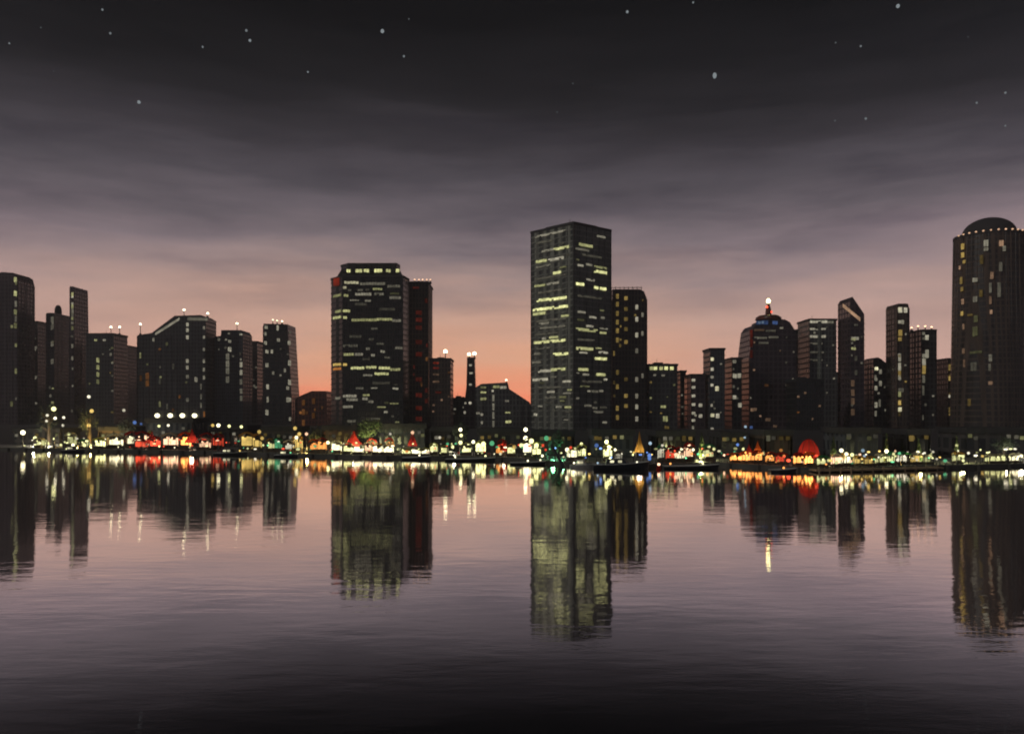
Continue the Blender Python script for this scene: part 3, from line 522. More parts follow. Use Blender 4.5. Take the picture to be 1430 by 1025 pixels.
# low roofs filling the skyline far behind
for i, (a, b_, y, D, lab) in enumerate([(-60, 60, 560, 1000, 'long low dark building behind the far left tower'), (60, 150, 545, 1050, 'dark low building behind the slender left tower'), (150, 260, 552, 980, 'low warehouse like roof behind the sloping roofed block'), (280, 380, 540, 1020, 'low dark building behind the twin shouldered block'), (400, 470, 560, 900, 'low roof far behind the red brick house'), (590, 660, 562, 880, 'low far roof left of the chimney tower'), (690, 760, 566, 900, 'low far roof left of the tallest tower'), (880, 990, 545, 860, 'long low building behind the row windowed block'), (985, 1050, 540, 900, 'low dark building behind the slim slate tower'), (1080, 1200, 520, 880, 'broad low building behind the two toned tower'), (1190, 1280, 530, 900, 'low dark building behind the slim right tower'), (1270, 1350, 528, 870, 'low building behind the block with four roof lamps'), (1400, 1520, 540, 860, 'long low building beyond the domed tower')]):
    B(a, b_, y, D, ('char', 'blue', 'plum')[i % 3], lab, name='low_building', rnd=(6, 'p', 60+i), dep=40)
# dark waterfront podiums at the foot of the towers
for i, (a, b_, y, lab) in enumerate([(20, 112, 600, 'dark two storey waterfront hall at the left end of the quay'), (140, 200, 598, 'dark waterfront hall below the two lamp block'), (205, 290, 586, 'dark waterfront hall below the sloping roofed block'), (294, 362, 596, 'dark waterfront hall below the twin shouldered block'), (366, 430, 598, 'dark waterfront hall below the tapering tower'), (452, 508, 596, 'dark waterfront hall left of the glowing round tree'), (530, 600, 594, 'dark waterfront hall right of the glowing round tree'), (604, 652, 598, 'dark waterfront hall below the chimney tower'), (668, 728, 600, 'dark waterfront hall left of the tallest tower'), (742, 800, 604, 'dark waterfront hall at the foot of the tallest tower'), (822, 884, 602, 'dark waterfront hall behind the large moored boat'), (905, 968, 604, 'dark waterfront hall below the row windowed block'), (990, 1040, 606, 'dark waterfront hall below the slim slate tower'), (1046, 1104, 603, 'dark waterfront hall below the beacon tower'), (1150, 1226, 600, 'dark waterfront hall below the pointed tower'), (1232, 1296, 602, 'dark waterfront hall below the slim right tower'), (1310, 1440, 600, 'long dark waterfront hall below the domed tower')]):
    D = Ds((a+b_)/2)+34
    B(a, b_, y, D, ('char', 'brown', 'blue', 'black')[i % 4], lab, name='waterfront_hall', dep=14, style='v' if i % 2 else 'h', rnd=(5, 'pya', 90+i), box_=False)
# ------------------------------------------------------------------ trees
def tree(px, ytop, wpx, lab, kind='round', lit=None, off=14, leaves=1100, m='leaf', seed=1, group=None):
    R = random.Random(seed); D = Ds(px)+off; X = PX(px, D); H = PZ(ytop, D)-GZ; rw = wpx*D/F/2
    root = empty('conical_tree' if kind == 'cone' else 'round_tree', (X, D, GZ), lab, 'tree', group)
    bm = bmesh.new(); tr = max(.15, H*.03); tube(bm, (0, 0, 0), (0, 0, H*.35), tr*1.5, tr); tube(bm, (0, 0, H*.35), (.2, 0, H*.85), tr, tr*.3)
    cl = []
    for i in range(9 if kind == 'round' else 5):
        a = R.uniform(0, 6.28); z = H*R.uniform(.3, .6); q = (rw*.7*math.cos(a), rw*.7*math.sin(a), z+H*R.uniform(.1, .3))
        if kind == 'round': tube(bm, (0, 0, z), q, tr*.6, tr*.15, 6); cl.append(q)
    obj('trunk', bm, M['bark'], root)
    bm = bmesh.new()
    for i in range(16): 
        a = R.uniform(0, 6.28); u = R.uniform(-1, 1); s_ = math.sqrt(1-u*u); k = R.uniform(.45, .85)
        cl.append((rw*k*s_*math.cos(a), rw*k*s_*math.sin(a), H*.62+H*.33*k*u))
    for i in range(leaves):
        if kind == 'cone':
            k = R.random()**.6; z = H*(.98-k*.9); rr = rw*k*math.sqrt(R.random())*R.uniform(.8, 1.1); a = R.uniform(0, 6.28); p = Vector((rr*math.cos(a), rr*math.sin(a), z))
        else:
            c = R.choice(cl); p = Vector((c[0]+R.gauss(0, rw*.17), c[1]+R.gauss(0, rw*.17), c[2]+R.gauss(0, H*.06)))
        n = Vector((R.gauss(0, 1), R.gauss(0, 1), R.gauss(0, 1))).normalized(); u = n.orthogonal().normalized(); v = n.cross(u); s_ = R.uniform(.11, .26)
        bm.faces.new([bm.verts.new(p+u*s_), bm.verts.new(p+v*s_*.6), bm.verts.new(p-u*s_), bm.verts.new(p-v*s_*.6)])
    obj('crown', bm, M[m], root)
    if lit:
        c, pw = lit
        for k, (dx, dy) in enumerate(((-rw*.7, -rw-.9), (rw*.7, -rw-.9))):
            li = bpy.data.lights.new('uplight', 'POINT'); li.energy = pw*.8; li.color = COL[c]; li.shadow_soft_size = .4
            bm = bmesh.new(); lathe(bm, [(.35, 0), (.4, .5), (.25, .55)], 8); u_ = obj('uplight', bm, M['metal'], root, (dx, dy, 0))
            lo = bpy.data.objects.new('uplight_lamp', li); C.objects.link(lo); lo.parent = u_; lo.location = (0, 0, 1.2)
    return root
tree(517, 582, 34, 'round tree glowing yellow green before the black glass tower', lit=('y', 5200), leaves=1600, seed=3, off=16)
tree(980, 603, 13, 'narrow conical tree glowing green below the slim slate tower', 'cone', ('y', 2200), 12, 900, seed=4)
tree(68, 560, 28, 'tall round tree strung with pale lights at the left end', lit=('p', 2600), seed=5, off=26, m='leafdark')
tree(125, 562, 26, 'tall round tree lit amber below the slender left tower', lit=('a', 6500), seed=6, off=26, m='leafdark')
tree(178, 580, 24, 'grey green round tree below the two lamp block', lit=('p', 1500), seed=7, off=24, m='leafdark')
tree(1164, 610, 13, 'narrow conical tree glowing dull green right of the red pavilion', 'cone', ('y', 700), 10, 800, seed=8)
tree(1238, 603, 9, 'thin conical tree lit yellow at its foot below the slim right tower', 'cone', ('a', 900), 12, 600, seed=9)
tree(1283, 612, 10, 'thin conical tree lit yellow below the block with four roof lamps', 'cone', ('y', 500), 12, 600, seed=10)
tree(1336, 608, 9, 'thin conical tree lit yellow left of the domed tower foot', 'cone', ('y', 600), 12, 600, seed=11)
tree(643, 588, 22, 'dark round tree beside the stacked globe lamp below the chimney tower', lit=('p', 500), seed=12, off=16, m='leafdark')
tree(778, 598, 18, 'dim green round tree at the foot of the tallest tower', lit=('g', 700), seed=13, off=14, m='leafdark')
tree(1402, 606, 30, 'wide grey green tree below the domed tower', lit=('p', 900), seed=14, off=14, m='leafdark')
tree(440, 592, 20, 'small round tree lit amber in front of the red brick house', lit=('a', 1200), seed=15, off=14, m='leafdark')
# ------------------------------------------------------------------ repeats along the quay, labelled from the left
ORD = ['leftmost', 'second', 'third', 'fourth', 'fifth', 'sixth', 'seventh', 'eighth', 'ninth', 'tenth', 'eleventh', 'twelfth']
CN = {'y': 'yellow', 'w': 'warm white', 'o': 'orange', 'a': 'amber', 'r': 'red', 'b': 'blue', 'g': 'green', 'p': 'pale', 'c': 'pale blue', 's': 'salmon'}
PLACES = [(0, 112, 'before the far left halls'), (112, 205, 'below the two lamp block'), (205, 300, 'below the sloping roofed block'), (300, 366, 'below the twin shouldered block'), (366, 460, 'below the tapering tower'), (460, 565, 'before the black glass tower'), (565, 640, 'right of the black glass tower'), (640, 720, 'below the chimney tower'), (720, 770, 'by the left foot of the tallest tower'), (770, 860, 'by the right foot of the tallest tower'), (860, 950, 'below the brown slab tower'), (950, 1015, 'below the slim slate tower'), (1015, 1100, 'below the beacon tower'), (1100, 1155, 'before the squat dark block'), (1155, 1225, 'below the pointed tower'), (1225, 1310, 'below the slim right tower'), (1310, 1500, 'before the domed tower')]
def place(px): return next(p for a, b_, p in PLACES if a <= px < b_)
def label_all(items, noun):
    g = {}
    for px, c, o in items: g.setdefault((c, place(px)), []).append((px, o))
    for (c, pl), lst in g.items():
        lst.sort(key=lambda q: q[0])
        for i, (px, o) in enumerate(lst):
            if len(lst) == 1: o['label'] = 'the one %s %s %s' % (CN[c], noun, pl)
            elif i == 0: o['label'] = 'leftmost %s %s %s' % (CN[c], noun, pl)
            elif i == len(lst)-1: o['label'] = 'rightmost %s %s %s' % (CN[c], noun, pl)
            else: o['label'] = ('%s from left of %s %ss %s' % (ORD[i], CN[c], noun, pl))
# street lamps: post, arm collar, globe
POST = None
def post_mesh():
    global POST
    if POST is None:
        bm = bmesh.new(); lathe(bm, [(.25, 0), (.25, .06), (.12, .09), (.09, .5), (.07, .97), (.16, .985), (.18, 1.0)], 8)
        POST = bpy.data.meshes.new('post'); bmesh.ops.recalc_face_normals(bm, faces=bm.faces); bm.to_mesh(POST); bm.free(); POST.materials.append(M['metal'])
    return POST
LAMPS = [  # px, row of the globe, colour, radius px, strength
 (32, 604, 'w', 3.6, 3), (49, 612, 'y', 3, 1.6), (66, 619, 'y', 3, 1.0), (75, 571, 'y', 3.6, 1.8), (77, 584, 'p', 2.4, 2), (66, 580, 'p', 2.2, 1), (65, 588, 'p', 2, .9), (89, 583, 'p', 2.2, 1.4), (88, 594, 'p', 2, .9), (102, 622, 'w', 2.6, 1.8), (85, 622, 'y', 2, 1), (118, 622, 'y', 2.4, 1.2), (124, 554, 'p', 2.6, 1.2), (128, 574, 'a', 3, .9), (124, 594, 'a', 3, 1.0), (173, 573, 'p', 2.4, .5), (96, 606, 'y', 2.6, .8),
 (222, 595, 'y', 2.2, 1.2), (235, 594, 'p', 2.2, 1.4), (188, 590, 'b', 3, .35), (197, 592, 'b', 2, .25),
 (305, 594, 'w', 3, 2), (320, 595, 'y', 2.4, 1.5), (337, 596, 'y', 2.4, 1.5), (297, 594, 'a', 2.6, .7),
 (362, 603, 'a', 3, .5), (366, 612, 'a', 2.8, .5), (412, 598, 'a', 3, .7), (418, 606, 'a', 3, .8), (428, 606, 's', 2.6, 1), (414, 611, 'w', 3, 1.4), (385, 615, 'g', 3, .35), (458, 618, 'y', 2.6, 3),
 (545, 606, 'p', 2, .5), (576, 604, 's', 2.8, .8), (614, 611, 'p', 2.4, .6), (607, 622, 'y', 3.4, 1.6), (643, 600, 'w', 2.8, 2.6), (644, 608, 'y', 2.6, 1.6), (643, 618, 'y', 3.2, 1.6), (625, 620, 'g', 2.4, .5), (661, 617, 'w', 2.8, 2.0), (668, 622, 'y', 3.8, 1.8), (675, 620, 'y', 3.8, 1.8), (655, 622, 'y', 3.4, 1.6), (687, 619, 'g', 4, .5), (632, 624, 'y', 2.6, 1.4),
 (718, 624, 'a', 3, .8), (734, 600, 'w', 3.2, 3), (734, 612, 'w', 3.6, 2.4), (742, 616, 'y', 4, 1.8), (749, 622, 'y', 4, 1.6), (728, 622, 'y', 3.4, 1.2), (763, 612, 'g', 4, .5), (758, 622, 'r', 2.6, .7), (762, 628, 'r', 2, .6),
 (792, 628, 'w', 3.4, 1.6), (799, 631, 'y', 3.4, 1.6), (812, 620, 'y', 2.6, 1.2), (815, 632, 'y', 3, 1.5), (797, 625, 'r', 2.4, .7), (833, 622, 'b', 3.4, .3), (847, 617, 'y', 3.2, 3), (851, 624, 'y', 3.6, 3), (859, 628, 'w', 2.2, 1.8), (885, 632, 'a', 2, .8), (908, 619, 'c', 2.8, .7), (907, 636, 'b', 3.4, .6), (907, 645, 'b', 3, .5),
 (925, 622, 'p', 2.2, .7), (933, 626, 'y', 2.2, .9), (944, 629, 'o', 2.2, 1.2), (952, 627, 'w', 2.4, 1.4), (962, 621, 's', 3, 1.4), (968, 628, 'w', 2.4, 1.4), (990, 624, 'y', 2.6, .8), (997, 627, 'y', 2.4, .8), (1041, 596, 'c', 2.2, .5), (1030, 621, 'b', 2.4, .6), (1040, 611, 'c', 2, .5),
 (1026, 632, 'g', 2.4, .7), (1038, 627, 'y', 2.4, .9), (1048, 634, 'o', 3, 1.6), (1033, 640, 'o', 3, 2.4), (1058, 637, 'o', 3.2, 1.6), (1066, 633, 'y', 2.6, .7), (1024, 642, 'o', 3, 1.6), (1043, 641, 'o', 3.2, 1.8), (1072, 638, 'o', 2.6, 1.2), (1086, 635, 'o', 2.4, .8), (1095, 637, 'o', 2.4, .8),
 (1126, 633, 'o', 3, 2.2), (1132, 636, 'w', 2.2, 1.8), (1120, 636, 'r', 2.6, 1.0), (1175, 629, 'w', 3.2, 2), (1182, 634, 'w', 3, 1.6), (1190, 635, 'y', 3, 1.3), (1196, 637, 'w', 2.4, 1.6), (1178, 639, 'a', 3, 1.0), (1205, 629, 'c', 2.8, .4), (1207, 637, 'c', 2.2, .6), (1188, 644, 's', 2.4, 1), (1170, 641, 'y', 2.4, .7), (1157, 643, 'y', 2.4, .6),
 (1238, 630, 'w', 3, 2.6), (1232, 636, 'y', 2.4, 1.2), (1248, 634, 'y', 2.4, .8), (1256, 633, 'g', 2.4, .8), (1267, 633, 'p', 2.6, 1.3), (1282, 632, 'w', 3, 1.6), (1299, 637, 'y', 2.8, .9), (1303, 631, 'p', 2, .5), (1336, 634, 'y', 3, 1.3), (1345, 637, 'y', 2.8, .9), (1336, 622, 'y', 2.2, .5), (1372, 637, 'a', 2.2, .6), (1388, 638, 'y', 2.6, .8), (1401, 637, 'y', 2.8, .9), (1417, 636, 'w', 2.8, 1.6), (1407, 626, 'p', 2.4, .3), (1426, 637, 'w', 2.6, 1.8)]
items = []; RL = random.Random(11)
for px, py, c, rp, st in LAMPS:
    D = Ds(px)+RL.uniform(3.5, 11); X, z = PX(px, D), PZ(py, D)
    if z < GZ+1.2: D = Ds(px)+3; X, z = PX(px, D), max(PZ(py, D), GZ+1.2)
    root = empty('street_lamp', (X, D, GZ), 'x', 'lamp', 'lamps along the quay'); r_ = rp*D/F
    p = inst('post', post_mesh(), root, (0, 0, 0), (1, 1, z-GZ-r_*.6))
    inst('globe', ball(E(c, round(st*1.3, 1), True, 0)), root, (0, 0, z-GZ), (r_*.85, r_*.85, r_*.9))
    items.append((px, c, root))
label_all(items, 'globe lamp')
ZN = [(28, 165, 'yywpy', 24), (165, 330, 'wrrsoyr', 26), (330, 470, 'aayoprg', 22), (470, 620, 'wwywrosy', 34), (620, 770, 'yywygrw', 32), (770, 920, 'ywyab', 20), (920, 1015, 'rywosg', 18), (1015, 1155, 'orooysr', 28), (1155, 1320, 'wyaspyg', 32), (1320, 1430, 'ypyw', 18)]
items = []; RL = random.Random(23)
for a, b_, cs, n in ZN:
    for i in range(n):
        px = a+(b_-a)*(i+RL.random())/n; c = RL.choice(cs); D = Ds(px)+RL.uniform(1.2, 7); X = PX(px, D)
        hgt = RL.choice((.7, 1.0, 1.4, 1.8, 2.4, 3.0)); r_ = RL.uniform(.10, .32)
        root = empty('lantern', (X, D, GZ), 'x', 'lantern', 'small lanterns along the quay')
        inst('post', post_mesh(), root, (0, 0, 0), (.6, .6, hgt))
        inst('globe', ball(E(c, RL.choice((.4, .8, 1.4, 2.4)), True, 0)), root, (0, 0, hgt+r_*.7), (r_*RL.uniform(.7, 1.9), r_, r_*RL.uniform(.6, 1.3)))
        items.append((px, c, root))
label_all(items, 'small lantern')
# stalls: awning, back panel that glows in place of lamplight inside, counter, posts, bulbs
SM = {}
def stall_parts(aw, gc, st):
    k = (aw, gc, st)
    if k in SM: return SM[k]
    res = []
    def mk(name, bm, m):
        me = bpy.data.meshes.new(name); bmesh.ops.recalc_face_normals(bm, faces=bm.faces); bm.to_mesh(me); bm.free(); me.materials.append(m); res.append((name, me))
    bm = bmesh.new(); extr(bm, [(-.5, .74), (-.42, .86), (-.2, .95), (0, 1), (.2, .95), (.42, .86), (.5, .74), (.45, .74), (.38, .83), (0, .95), (-.38, .83), (-.45, .74)], -.55, .45); mk('awning', bm, fabric(aw))
    bm = bmesh.new(); box(bm, -.44, .44, .33, .36, .20, .24)
    Rr = random.Random(len(SM)); n = 5
    for i in range(n):
        a = -.44+.88*i/n; h_ = Rr.uniform(.5, .76); box(bm, a+.006, a+.88/n-.006, .3, .36, .22+Rr.uniform(0, .06), h_)
    mk('lit_window', bm, E(gc, round(st*1.7, 2), False, .5))  # no real window: emissive panel standing for the lit stall interior
    bm = bmesh.new(); box(bm, -.46, .46, -.35, -.2, 0, .24); box(bm, -.48, .48, -.4, -.15, .24, .27); mk('counter', bm, M['wood']); bm = bmesh.new(); box(bm, -.46, .46, .37, .42, 0, .8); mk('back_wall', bm, M['wood'])
    bm = bmesh.new()
    for sx in (-.46, .46):
        for sy in (-.5, .4): box(bm, sx-.015, sx+.015, sy-.03, sy+.03, 0, .78)
    box(bm, -.475, .475, -.53, -.47, .76, .79); box(bm, -.475, .475, .37, .43, .76, .79)
    for sx in (-.46, .46): box(bm, sx-.013, sx+.013, -.5, .4, .77, .8)
    mk('frame', bm, M['metal'])
    SM[k] = res; return res
STALLS = [(1118, 12, 632, 'r', 'o', 1.6, 3), (1134, 14, 631, 'o', 'o', 1.8, 3),   # px centre, width px, roof row, awning, glow, strength, depth offset
 (136, 16, 611, 'y', 'y', 1.3, 4), (158, 22, 605, 'w', 'w', 1.0, 8), (52, 12, 611, 'p', 'y', .5, 6), (96, 14, 604, 'p', 'y', .35, 10), (115, 12, 613, 'g', 'y', .5, 4), (182, 18, 602, 'r', 'w', .8, 14), (196, 20, 602, 'r', 's', 1.0, 12), (213, 16, 609, 'r', 'r', 1.1, 4), (192, 16, 612, 'r', 'r', .7, 4), (235, 24, 604, 'p', 's', 1.0, 9), (256, 16, 603, 'o', 'o', 1.8, 6), (287, 20, 604, 'r', 'r', .45, 8), (303, 14, 605, 'r', 'r', .35, 10), (283, 18, 611, 'w', 's', .6, 4), (343, 20, 603, 'a', 'a', .55, 9), (358, 12, 605, 'a', 'a', .5, 6), (386, 12, 611, 'g', 'g', .3, 6), (402, 14, 614, 'w', 'p', .4, 6), (376, 10, 612, 'a', 'y', .4, 5),
 (414, 14, 607, 'a', 'a', .6, 8), (436, 12, 613, 'o', 'o', .55, 6), (448, 14, 611, 'r', 'o', .7, 6), (468, 16, 615, 'w', 'w', 1.2, 6), (484, 14, 618, 'w', 'y', .9, 4), (499, 16, 620, 'w', 'w', 1.3, 4), (513, 12, 617, 'w', 's', .9, 8), (526, 16, 619, 'a', 'w', 1.6, 5), (541, 16, 619, 'w', 'w', 1.5, 4), (519, 14, 612, 'r', 'r', .5, 14), (543, 12, 611, 'r', 'o', .4, 14), (566, 14, 628, 'y', 'y', .9, 2.8), (580, 14, 627, 'w', 'w', 1.2, 3), (593, 12, 626, 'y', 'w', 1.2, 3), (605, 12, 618, 'y', 'y', .8, 8), (620, 12, 622, 'y', 'y', .6, 6), (651, 14, 618, 'y', 'y', .9, 6), (671, 16, 615, 'y', 'y', 1.3, 6), (701, 14, 613, 'r', 'r', .6, 7), (697, 10, 620, 'r', 'o', .6, 4), (714, 12, 620, 'a', 'y', .8, 5), (737, 14, 611, 'y', 'w', 1.5, 7), (750, 14, 617, 'y', 'y', 1.0, 5),
 (799, 16, 624, 'y', 'w', 1.0, 6), (813, 14, 620, 'y', 'y', .7, 9), (850, 14, 620, 'y', 'y', 1.1, 8), (865, 12, 628, 'p', 'p', .3, 6), (938, 14, 622, 'r', 'r', .55, 5), (951, 14, 624, 'r', 'w', .6, 4), (964, 14, 618, 'r', 's', .7, 6), (992, 16, 620, 'g', 'y', .4, 6), (925, 10, 620, 'g', 'p', .35, 6), (1030, 16, 632, 'o', 'o', 1.3, 4), (1045, 18, 630, 'o', 'o', 1.4, 4), (1061, 16, 629, 'r', 'o', 1.0, 5), (1079, 14, 631, 'r', 'o', .6, 5), (1094, 14, 632, 'r', 'r', .5, 5), (1152, 14, 636, 'g', 'y', .5, 4), (1172, 14, 634, 'w', 's', 1.0, 4), (1186, 16, 633, 'a', 'w', 1.0, 5), (1202, 12, 636, 'a', 'a', .4, 5), (1218, 14, 637, 'a', 'a', .4, 4), (1234, 14, 633, 'w', 'y', .6, 5), (1250, 14, 631, 'g', 'y', .5, 7), (1266, 14, 631, 'g', 'p', .7, 7), (1284, 14, 632, 'p', 'a', .5, 5), (1301, 12, 635, 'p', 'y', .35, 5), (1342, 12, 631, 'a', 'y', .5, 6), (1390, 16, 634, 'p', 'y', .5, 4), (1405, 16, 634, 'p', 'y', .5, 4), (1424, 14, 633, 'w', 'w', 1.0, 4)]
items = []
for px, wp, yt, aw, gc, st, off in STALLS:
    D = Ds(px)+off; X = PX(px, D); H = max(2.2, PZ(yt, D)-GZ); wd = wp*D/F
    root = empty('market_stall', (X, D+1.2, GZ), 'x', 'stall', 'stalls along the quay')
    for nm, me in stall_parts(aw, gc, st): inst(nm, me, root, None, (wd, 2.4, H))
    b = inst('bulb', ball(E(gc, round(st*2+1, 1), True, 0)), root, (RL.uniform(-.3, .3)*wd, -1.35, H*.68), (.2, .2, .2))
    items.append((px, gc, root))
label_all(items, 'lit stall')
# tents lit from within by their own lamp
def tent(px, wp, yt, c, lab, pw, off=6, n=8, dome=False, name='pavilion_tent'):
    D = Ds(px)+off; X = PX(px, D+wp*D/F/2); H = PZ(yt, D)-GZ; r_ = wp*D/F/2
    root = empty(name, (X, D+r_, GZ), lab, 'tent'); bm = bmesh.new()
    prof = [(r_, H*.32), (r_*.97, H*.5), (r_*.8, H*.72), (r_*.5, H*.9), (r_*.08, H)] if dome else [(r_, H*.38), (r_*.98, H*.42), (r_*.45, H*.66), (r_*.18, H*.86), (r_*.05, H)]
    rings = [[bm.verts.new((q*math.cos(2*math.pi*i/n), q*math.sin(2*math.pi*i/n), z)) for i in range(n)] for q, z in prof]
    for a, b_ in zip(rings, rings[1:]):
        for i in range(n): bm.faces.new((a[i], a[(i+1) % n], b_[(i+1) % n], b_[i]))
    cv = obj('canopy', bm, fabric(c), root)
    bm = bmesh.new()
    for i in range(n):
        a = 2*math.pi*i/n
        for (q, z), (q2, z2) in zip(prof, prof[1:]): tube(bm, (q*1.01*math.cos(a), q*1.01*math.sin(a), z), (q2*1.01*math.cos(a), q2*1.01*math.sin(a), z2), .05, .05, 4)
    if dome: obj('ribs', bm, M['metal'], cv)
    else: bm.free()
    for i in range(n):
        a = 2*math.pi*i/n; bm = bmesh.new(); tube(bm, (r_*.96*math.cos(a), r_*.96*math.sin(a), 0), (r_*.96*math.cos(a), r_*.96*math.sin(a), H*.4), .06, .06, 5); obj('pole', bm, M['metal'], root)
    bm = bmesh.new()
    for i in range(n):                                                  # scalloped valance
        a0, a1 = 2*math.pi*i/n, 2*math.pi*(i+1)/n; p0 = Vector((r_*math.cos(a0), r_*math.sin(a0), 0)); p1 = Vector((r_*math.cos(a1), r_*math.sin(a1), 0)); pm = (p0+p1)/2; z = prof[0][1]
        bm.faces.new([bm.verts.new(q) for q in (p0+Vector((0, 0, z)), p1+Vector((0, 0, z)), p1+Vector((0, 0, z-.35)), pm+Vector((0, 0, z-.15)), p0+Vector((0, 0, z-.35)))])
    obj('valance', bm, fabric(c), root)
    bu = inst('bulb', ball(E(c if c in 'ro' else 'w', 4, True, 0)), root, (0, 0, H*.45), (.25, .25, .25))
    li = bpy.data.lights.new('tent_lamp', 'POINT'); li.energy = pw*.10; li.color = (1, .8, .55); li.shadow_soft_size = .5
    lo = bpy.data.objects.new('tent_lamp', li); C.objects.link(lo); lo.parent = root; lo.location = (0, 0, H*.3)
tent(212, 20, 603, 'r', 'red peaked tent below the sloping roofed block, left of the orange one', 3600)
tent(268, 20, 599, 'r', 'red peaked tent beside the orange stall below the sloping roofed block', 3600)
tent(494, 24, 602, 'r', 'red peaked tent left of the glowing round tree', 3000, 10)
tent(576, 13, 600, 'r', 'small red peaked tent right of the black glass tower', 1500, 8)
tent(703, 15, 612, 'r', 'small red tent left of the tallest tower', 1200, 6)
tent(893, 13, 603, 'a', 'narrow amber pointed tent behind the large moored boat', 1600, 5)
tent(1129, 31, 613, 'r', 'big red domed pavilion before the squat dark block', 3000, 5, 10, True)
tent(1058, 16, 616, 'o', 'orange peaked tent below the beacon tower', 1300, 7)
tent(1046, 14, 620, 'r', 'red peaked tent left of the orange tent below the beacon tower', 1000, 9)
# ------------------------------------------------------------------ boats
def D_boat(x0, x1, D): return min(Ds(x0), Ds(x1), Ds((x0+x1)/2))-3.5-max(0, 460-D)*.03
def boat(x0, x1, D, hull, lab, cabin=True, lights=(), h=1.8, name='motor_boat', mast=0):
    h *= .45; mast *= .5; D = D_boat(x0, x1, D); X0, X1 = PX(x0, D), PX(x1, D); Ln = X1-X0; cx = (X0+X1)/2; b = min(1.3, Ln*.14)+.3
    root = empty(name, (cx, D, 0), lab, 'boat')
    bm = bmesh.new(); n = 12; R0 = []
    for i in range(n+1):
        t_ = i/n; x = -Ln/2+Ln*t_; wv = b*min(1, (1.02-t_)*2.6)**.6*(0.85+.15*min(1, t_*4)); sh = h*(.8+.55*t_**2.2)
        R0.append([bm.verts.new(p) for p in ((x, -wv, sh), (x-.1*Ln*(t_ > .9)*.3, -wv*.8, sh*.35), (x-.3*(t_ > .9), -wv*.35, -.5), (x-.3*(t_ > .9), wv*.35, -.5), (x, wv*.8, sh*.35), (x, wv, sh))])
    for a, c in zip(R0, R0[1:]):
        for j in range(5): bm.faces.new((a[j], c[j], c[j+1], a[j+1]))
        bm.faces.new((a[5], c[5], c[0], a[0]))
    bm.faces.new(R0[0]); bm.faces.new(R0[-1][::-1]); obj('hull', bm, M[hull], root)
    bm = bmesh.new()
    for i in range(n):
        for s_ in (-1, 1):
            a, c = R0 and None, None
        t0, t1_ = i/n, (i+1)/n
        def gp(t_, s_): return (-Ln/2+Ln*t_, s_*b*min(1, (1.02-t_)*2.6)**.6*(0.85+.15*min(1, t_*4)), h*(.8+.55*t_**2.2)+.08)
        for s_ in (-1, 1): tube(bm, gp(t0, s_), gp(t1_, s_), .08, .08, 5)
    obj('gunwale', bm, M['hull_white'], root)
    if cabin:
        bm = bmesh.new(); c0, c1 = -Ln*.28, Ln*.12
        prism(bm, [(c0, -b*.6), (c1, -b*.6), (c1+.6, 0), (c1, b*.6), (c0, b*.6)], h*.85, h*.85+1.15, [(c0+.3, -b*.5), (c1-.8, -b*.5), (c1-.5, 0), (c1-.8, b*.5), (c0+.3, b*.5)])
        prism(bm, [(c0-.2, -b*.62), (c1-.2, -b*.62), (c1-.2, b*.62), (c0-.2, b*.62)], h*.85+1.15, h*.85+1.25); cb = obj('cabin', bm, M[hull], root)
        nw = max(2, int((c1-c0)/1.6))
        for i in range(nw):
            bm = bmesh.new(); xw = c0+.5+(c1-c0-1.4)*(i+.5)/nw; box(bm, xw-.4, xw+.4, -b*.6-.06, -b*.6+.3, h*.85+.45, h*.85+.95); obj('window', bm, E('w', .5 if i % 2 else .9), cb)
    if mast:
        bm = bmesh.new(); tube(bm, (0, 0, h*.8), (0, 0, mast), .12, .07, 6); tube(bm, (0, 0, h+1.5), (-Ln*.35, 0, h+1.6), .08, .06, 5); obj('mast', bm, M['metal'], root)
    for dx, z, c, s_ in lights: inst('lamp', ball(E(c, s_, True, 0)), root, (dx*Ln, -b*.4, z*.45), (.22, .22, .22))
    return root
boat(562, 602, 500, 'hull_dark', 'small dark motor boat with a pale rim right of the red tent', False, [(.1, 2.6, 'w', 3)], 1.4)
boat(622, 692, 488, 'hull_dark', 'long low dark barge with a pale rim before the chimney tower', False, [(-.3, 2.2, 'w', 3), (.3, 2.8, 'y', 3)], 1.2, 'barge')
boat(712, 762, 468, 'hull_dark', 'low dark boat under the bright lamps left of the tallest tower', False, [(.0, 2.0, 'w', 3), (.35, 2.4, 'w', 2)], 1.1)
boat(796, 832, 418, 'hull_white', 'small white motor boat below the foot of the tallest tower', True, [(-.35, 2.3, 'w', 3)], 1.2)
boat(828, 906, 414, 'hull_dark', 'largest moored boat, slate dark hull with a yellow lit deck', True, [(-.2, 5.2, 'y', 4), (.28, 3.4, 'p', 2), (-.42, 3.0, 'c', 1)], 2.6, 'moored_ferry', 8)
boat(926, 1004, 432, 'hull_dark', 'long dark barge moored below the slim slate tower', False, [(-.38, 2.4, 'o', 2), (.2, 2.4, 'w', 2)], 1.4, 'barge')
boat(1075, 1112, 414, 'hull_dark', 'small dark boat left of the big red pavilion', False, [(0, 2, 'o', 2)], 1.2)
boat(384, 416, 545, 'hull_dark', 'small dark boat below the tapering tower', True, [(.2, 2.6, 'g', 2)], 1.3)
boat(300, 345, 600, 'hull_dark', 'dark boat moored below the twin shouldered block', True, [(.3, 2.8, 'a', 2)], 1.5)
boat(88, 118, 630, 'hull_dark', 'small boat with green yellow lamps at the left end of the quay', True, [(.2, 2.8, 'y', 3), (-.3, 2.2, 'y', 2)], 1.4)
